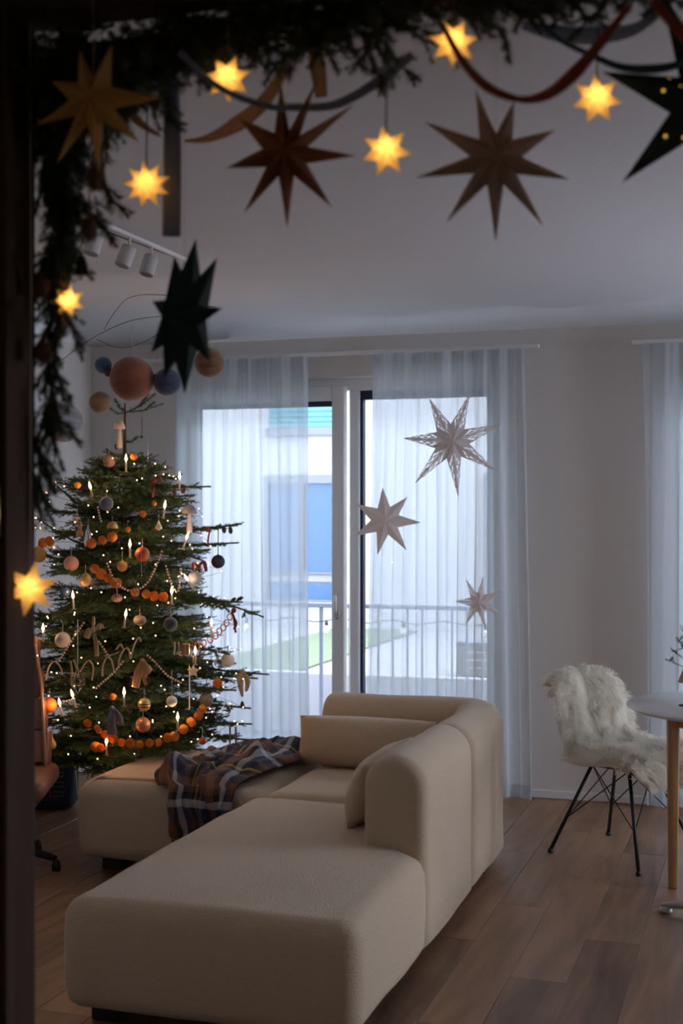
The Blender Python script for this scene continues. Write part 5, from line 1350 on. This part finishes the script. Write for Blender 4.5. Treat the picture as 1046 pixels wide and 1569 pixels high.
bm = bmesh.new()
for k in range(4):
    a = Vector((math.cos(math.atan2(lpx.y, lpx.x) + k * math.pi / 2), math.sin(math.atan2(lpx.y, lpx.x) + k * math.pi / 2), 0)) * lpx.length * .97
    b = Vector((math.cos(math.atan2(lpx.y, lpx.x) + (k + 1) * math.pi / 2), math.sin(math.atan2(lpx.y, lpx.x) + (k + 1) * math.pi / 2), 0)) * lpx.length * .97
    dr = (b - a).normalized(); nn = Vector((-dr.y, dr.x, 0)) * .010
    vs = [bm.verts.new(p + Vector((0, 0, z))) for z in (.655, .72) for p in (a - nn, b - nn, b + nn, a + nn)]
    for f_ in ((0, 1, 2, 3), (7, 6, 5, 4), (0, 4, 5, 1), (1, 5, 6, 2), (2, 6, 7, 3), (3, 7, 4, 0)): bm.faces.new([vs[i] for i in f_])
obj('apron', bm, M_oak, tbl, smooth=False)
vz = PY(1068, 1062, 5.80); vz.z = .743
vs_ = empty('vase_of_fir', vz, 0, 'dark fir sprigs in a beige pot on the round table', 'vase')
obj('pot', lt([(0, 0), (.035, 0), (.045, .04), (.043, .09), (.033, .115), (.030, .115), (.038, .09), (0, .02)], 24), mat('beige_stoneware', (.50, .36, .24), .6), vs_)
r = random.Random(3)
for k in range(16):
    fr = Fir(); th = k * 2.4; sp = r.uniform(.03, .12); h = r.uniform(.14, .28); b_ = Vector((math.cos(th) * sp, math.sin(th) * sp, .09 + h))
    if k < 4: b_ = Vector((-.13 + .02 * k, -.03 + .02 * k, .17 + .045 * k))
    mid = Vector((b_.x * .4, b_.y * .4, .09 + (b_.z - .09) * .55)); fr.twig([Vector((0, 0, .08)), mid, b_], 600, nl=.02, nw=.002)
    for q in (.5, .75): pp = mid.lerp(b_, q); fr.twig([pp, pp + Vector((r.uniform(-.05, .05), r.uniform(-.05, .05), .02))], 600, nl=.018, nw=.002)
    fr.build('fir_sprig', M_needle, vs_)
hs = PY(1050, 1072, 5.60); hs.z = .743
ho = empty('candlestick', hs, 0, 'thin dark candlestick with a beige cone shade at the picture edge', 'candlestick')
zb_ = PY(1050, 1046, 5.60).z - .743; zt_ = PY(1050, 1021, 5.60).z - .743
obj('cone_shade', lt([(.030, zb_), (.031, zb_ + .002), (.006, zt_), (0, zt_)], 24), mat('kraft_paper', (.55, .40, .26), .8), ho)
obj('stem', lt([(0, 0), (.028, 0), (.028, .004), (.004, .008), (.003, zt_ - .004), (0, zt_ - .004)], 16), M_black, ho)
# white swivel chair, only one foot of it in the picture
wc = Vector((.06, 5.13, 0)); ws = empty('white_swivel_chair', wc, 0, 'white swivel chair with only one pale foot showing at the lower right', 'chair')
M_wp = mat('pale_aluminium', (.45, .45, .44), .4, metal=.5)
for k in range(4):
    th = math.atan2(5.25 - wc.y, -.40 - wc.x) + k * math.pi / 2; dv = Vector((math.cos(th), math.sin(th), 0)); L_ = .47
    o = obj('foot', tube(bmesh.new(), [dv * .02 + Vector((0, 0, .085)), dv * L_ * .5 + Vector((0, 0, .055)), dv * L_ * .9 + Vector((0, 0, .036)), dv * L_ + Vector((0, 0, .024))], [.022, .018, .015, .012], 10), M_wp, ws)
    obj('glide', lt([(0, 0), (.024, 0), (.026, .012), (.018, .024), (0, .028)], 14, tuple(dv * (L_ - .015))), M_wp, o)
obj('column', tb([(0, 0, .06), (0, 0, .42)], .022, 14), M_wp, ws)
obj('seat_shell', lt([(0, .42), (.15, .425), (.215, .45), (.225, .48), (.21, .47), (.14, .445), (0, .44)], 30), mat('white_shell', (.7, .7, .7), .4), ws)

# ---------------------------------------------------------------- leather armchair at the left, mostly behind the jamb
M_lea = mat('tan_brown_leather', (.24, .105, .065), .42, bump=.25, bscale=90, nscale=8, namt=.18, coat=.1)
ac = Vector((-3.20, 5.03, 0)); arm = empty('leather_armchair', ac, A + .06, 'brown leather lounge armchair half hidden by the door jamb', 'armchair')
def pillow_box(x0, x1, y0, y1, z0, z1, bev, seg=4):
    b_ = bx(x0, x1, y0, y1, z0, z1, bev=bev, seg=seg); return b_
hw_ = .245
o = obj('seat_cushion', pillow_box(-hw_ - .025, hw_ + .025, -.28, .20, .325, .42, .042), M_lea, arm)
bk = []
for k in range(4):
    z0 = .42 + k * .135; y0 = .12 + .045 * k; w_ = hw_ - .012 - .024 * k
    o = obj('back_cushion_channel', pillow_box(-w_, w_, -.055, .055, 0, .137, .010, 3), M_lea, arm, (0, y0, z0)); o.rotation_euler = (R(-17), 0, 0)
b_ = bmesh.new(); tube(b_, [(hw_ - .02, .06, .42), (hw_ - .055, .17, .75), (hw_ - .09, .22, .93), (0, .24, .965), (-hw_ + .09, .22, .93), (-hw_ + .055, .17, .75), (-hw_ + .02, .06, .42)], .008, 8)
obj('piping', b_, mat('light_leather_piping', (.42, .24, .15), .4), arm)
obj('seat_shell', pillow_box(-hw_ + .01, hw_ - .03, -.22, .22, .27, .33, .02), mat('dark_shell', (.05, .03, .02), .4), arm)
obj('column', tb([(0, 0, .09), (0, 0, .28)], .028, 14), M_black, arm)
for k in range(5):
    th = R(-14) + k * 2 * math.pi / 5; dv = Vector((math.cos(th), math.sin(th), 0)); o = obj('base_foot', tube(bmesh.new(), [dv * .01 + Vector((0, 0, .10)), dv * .2 + Vector((0, 0, .075)), dv * .30 + Vector((0, 0, .05))], [.025, .02, .014], 8), M_black, arm)
    obj('caster', lt([(0, 0), (.018, 0), (.02, .02), (.014, .045), (0, .047)], 12, tuple(dv * .30)), M_black, o)
# navy backpack behind it
bp = empty('backpack', P(88, 1237, 6.93).to_2d().to_3d(), A, 'dark navy backpack with buckles on the floor below the tree', 'backpack')
M_nav = mat('navy_canvas', (.012, .018, .035), .8, bump=.3, bscale=200)
obj('body', bx(-.15, .10, -.09, .09, 0, .36, bev=.05, seg=4), M_nav, bp)
obj('lid', bx(-.155, .105, -.10, .09, .29, .37, bev=.03, seg=3), M_nav, bp)
for z in (.20, .15, .10):
    b_ = bmesh.new(); tube(b_, [(-.02, -.097, z), (.05, -.097, z), (.05, -.097, z - .022), (-.02, -.097, z - .022), (-.02, -.097, z)], .002, 5); obj('buckle', b_, mat('old_brass', (.35, .25, .12), .4, metal=1), bp)
obj('strap', tb(catmull([(.10, -.05, .24), (.112, -.08, .15), (.125, -.10, .08), (.165, -.12, .02), (.19, -.13, .012)], 5), .006, 6), mat('cream_strap', (.40, .38, .28), .8), bp)
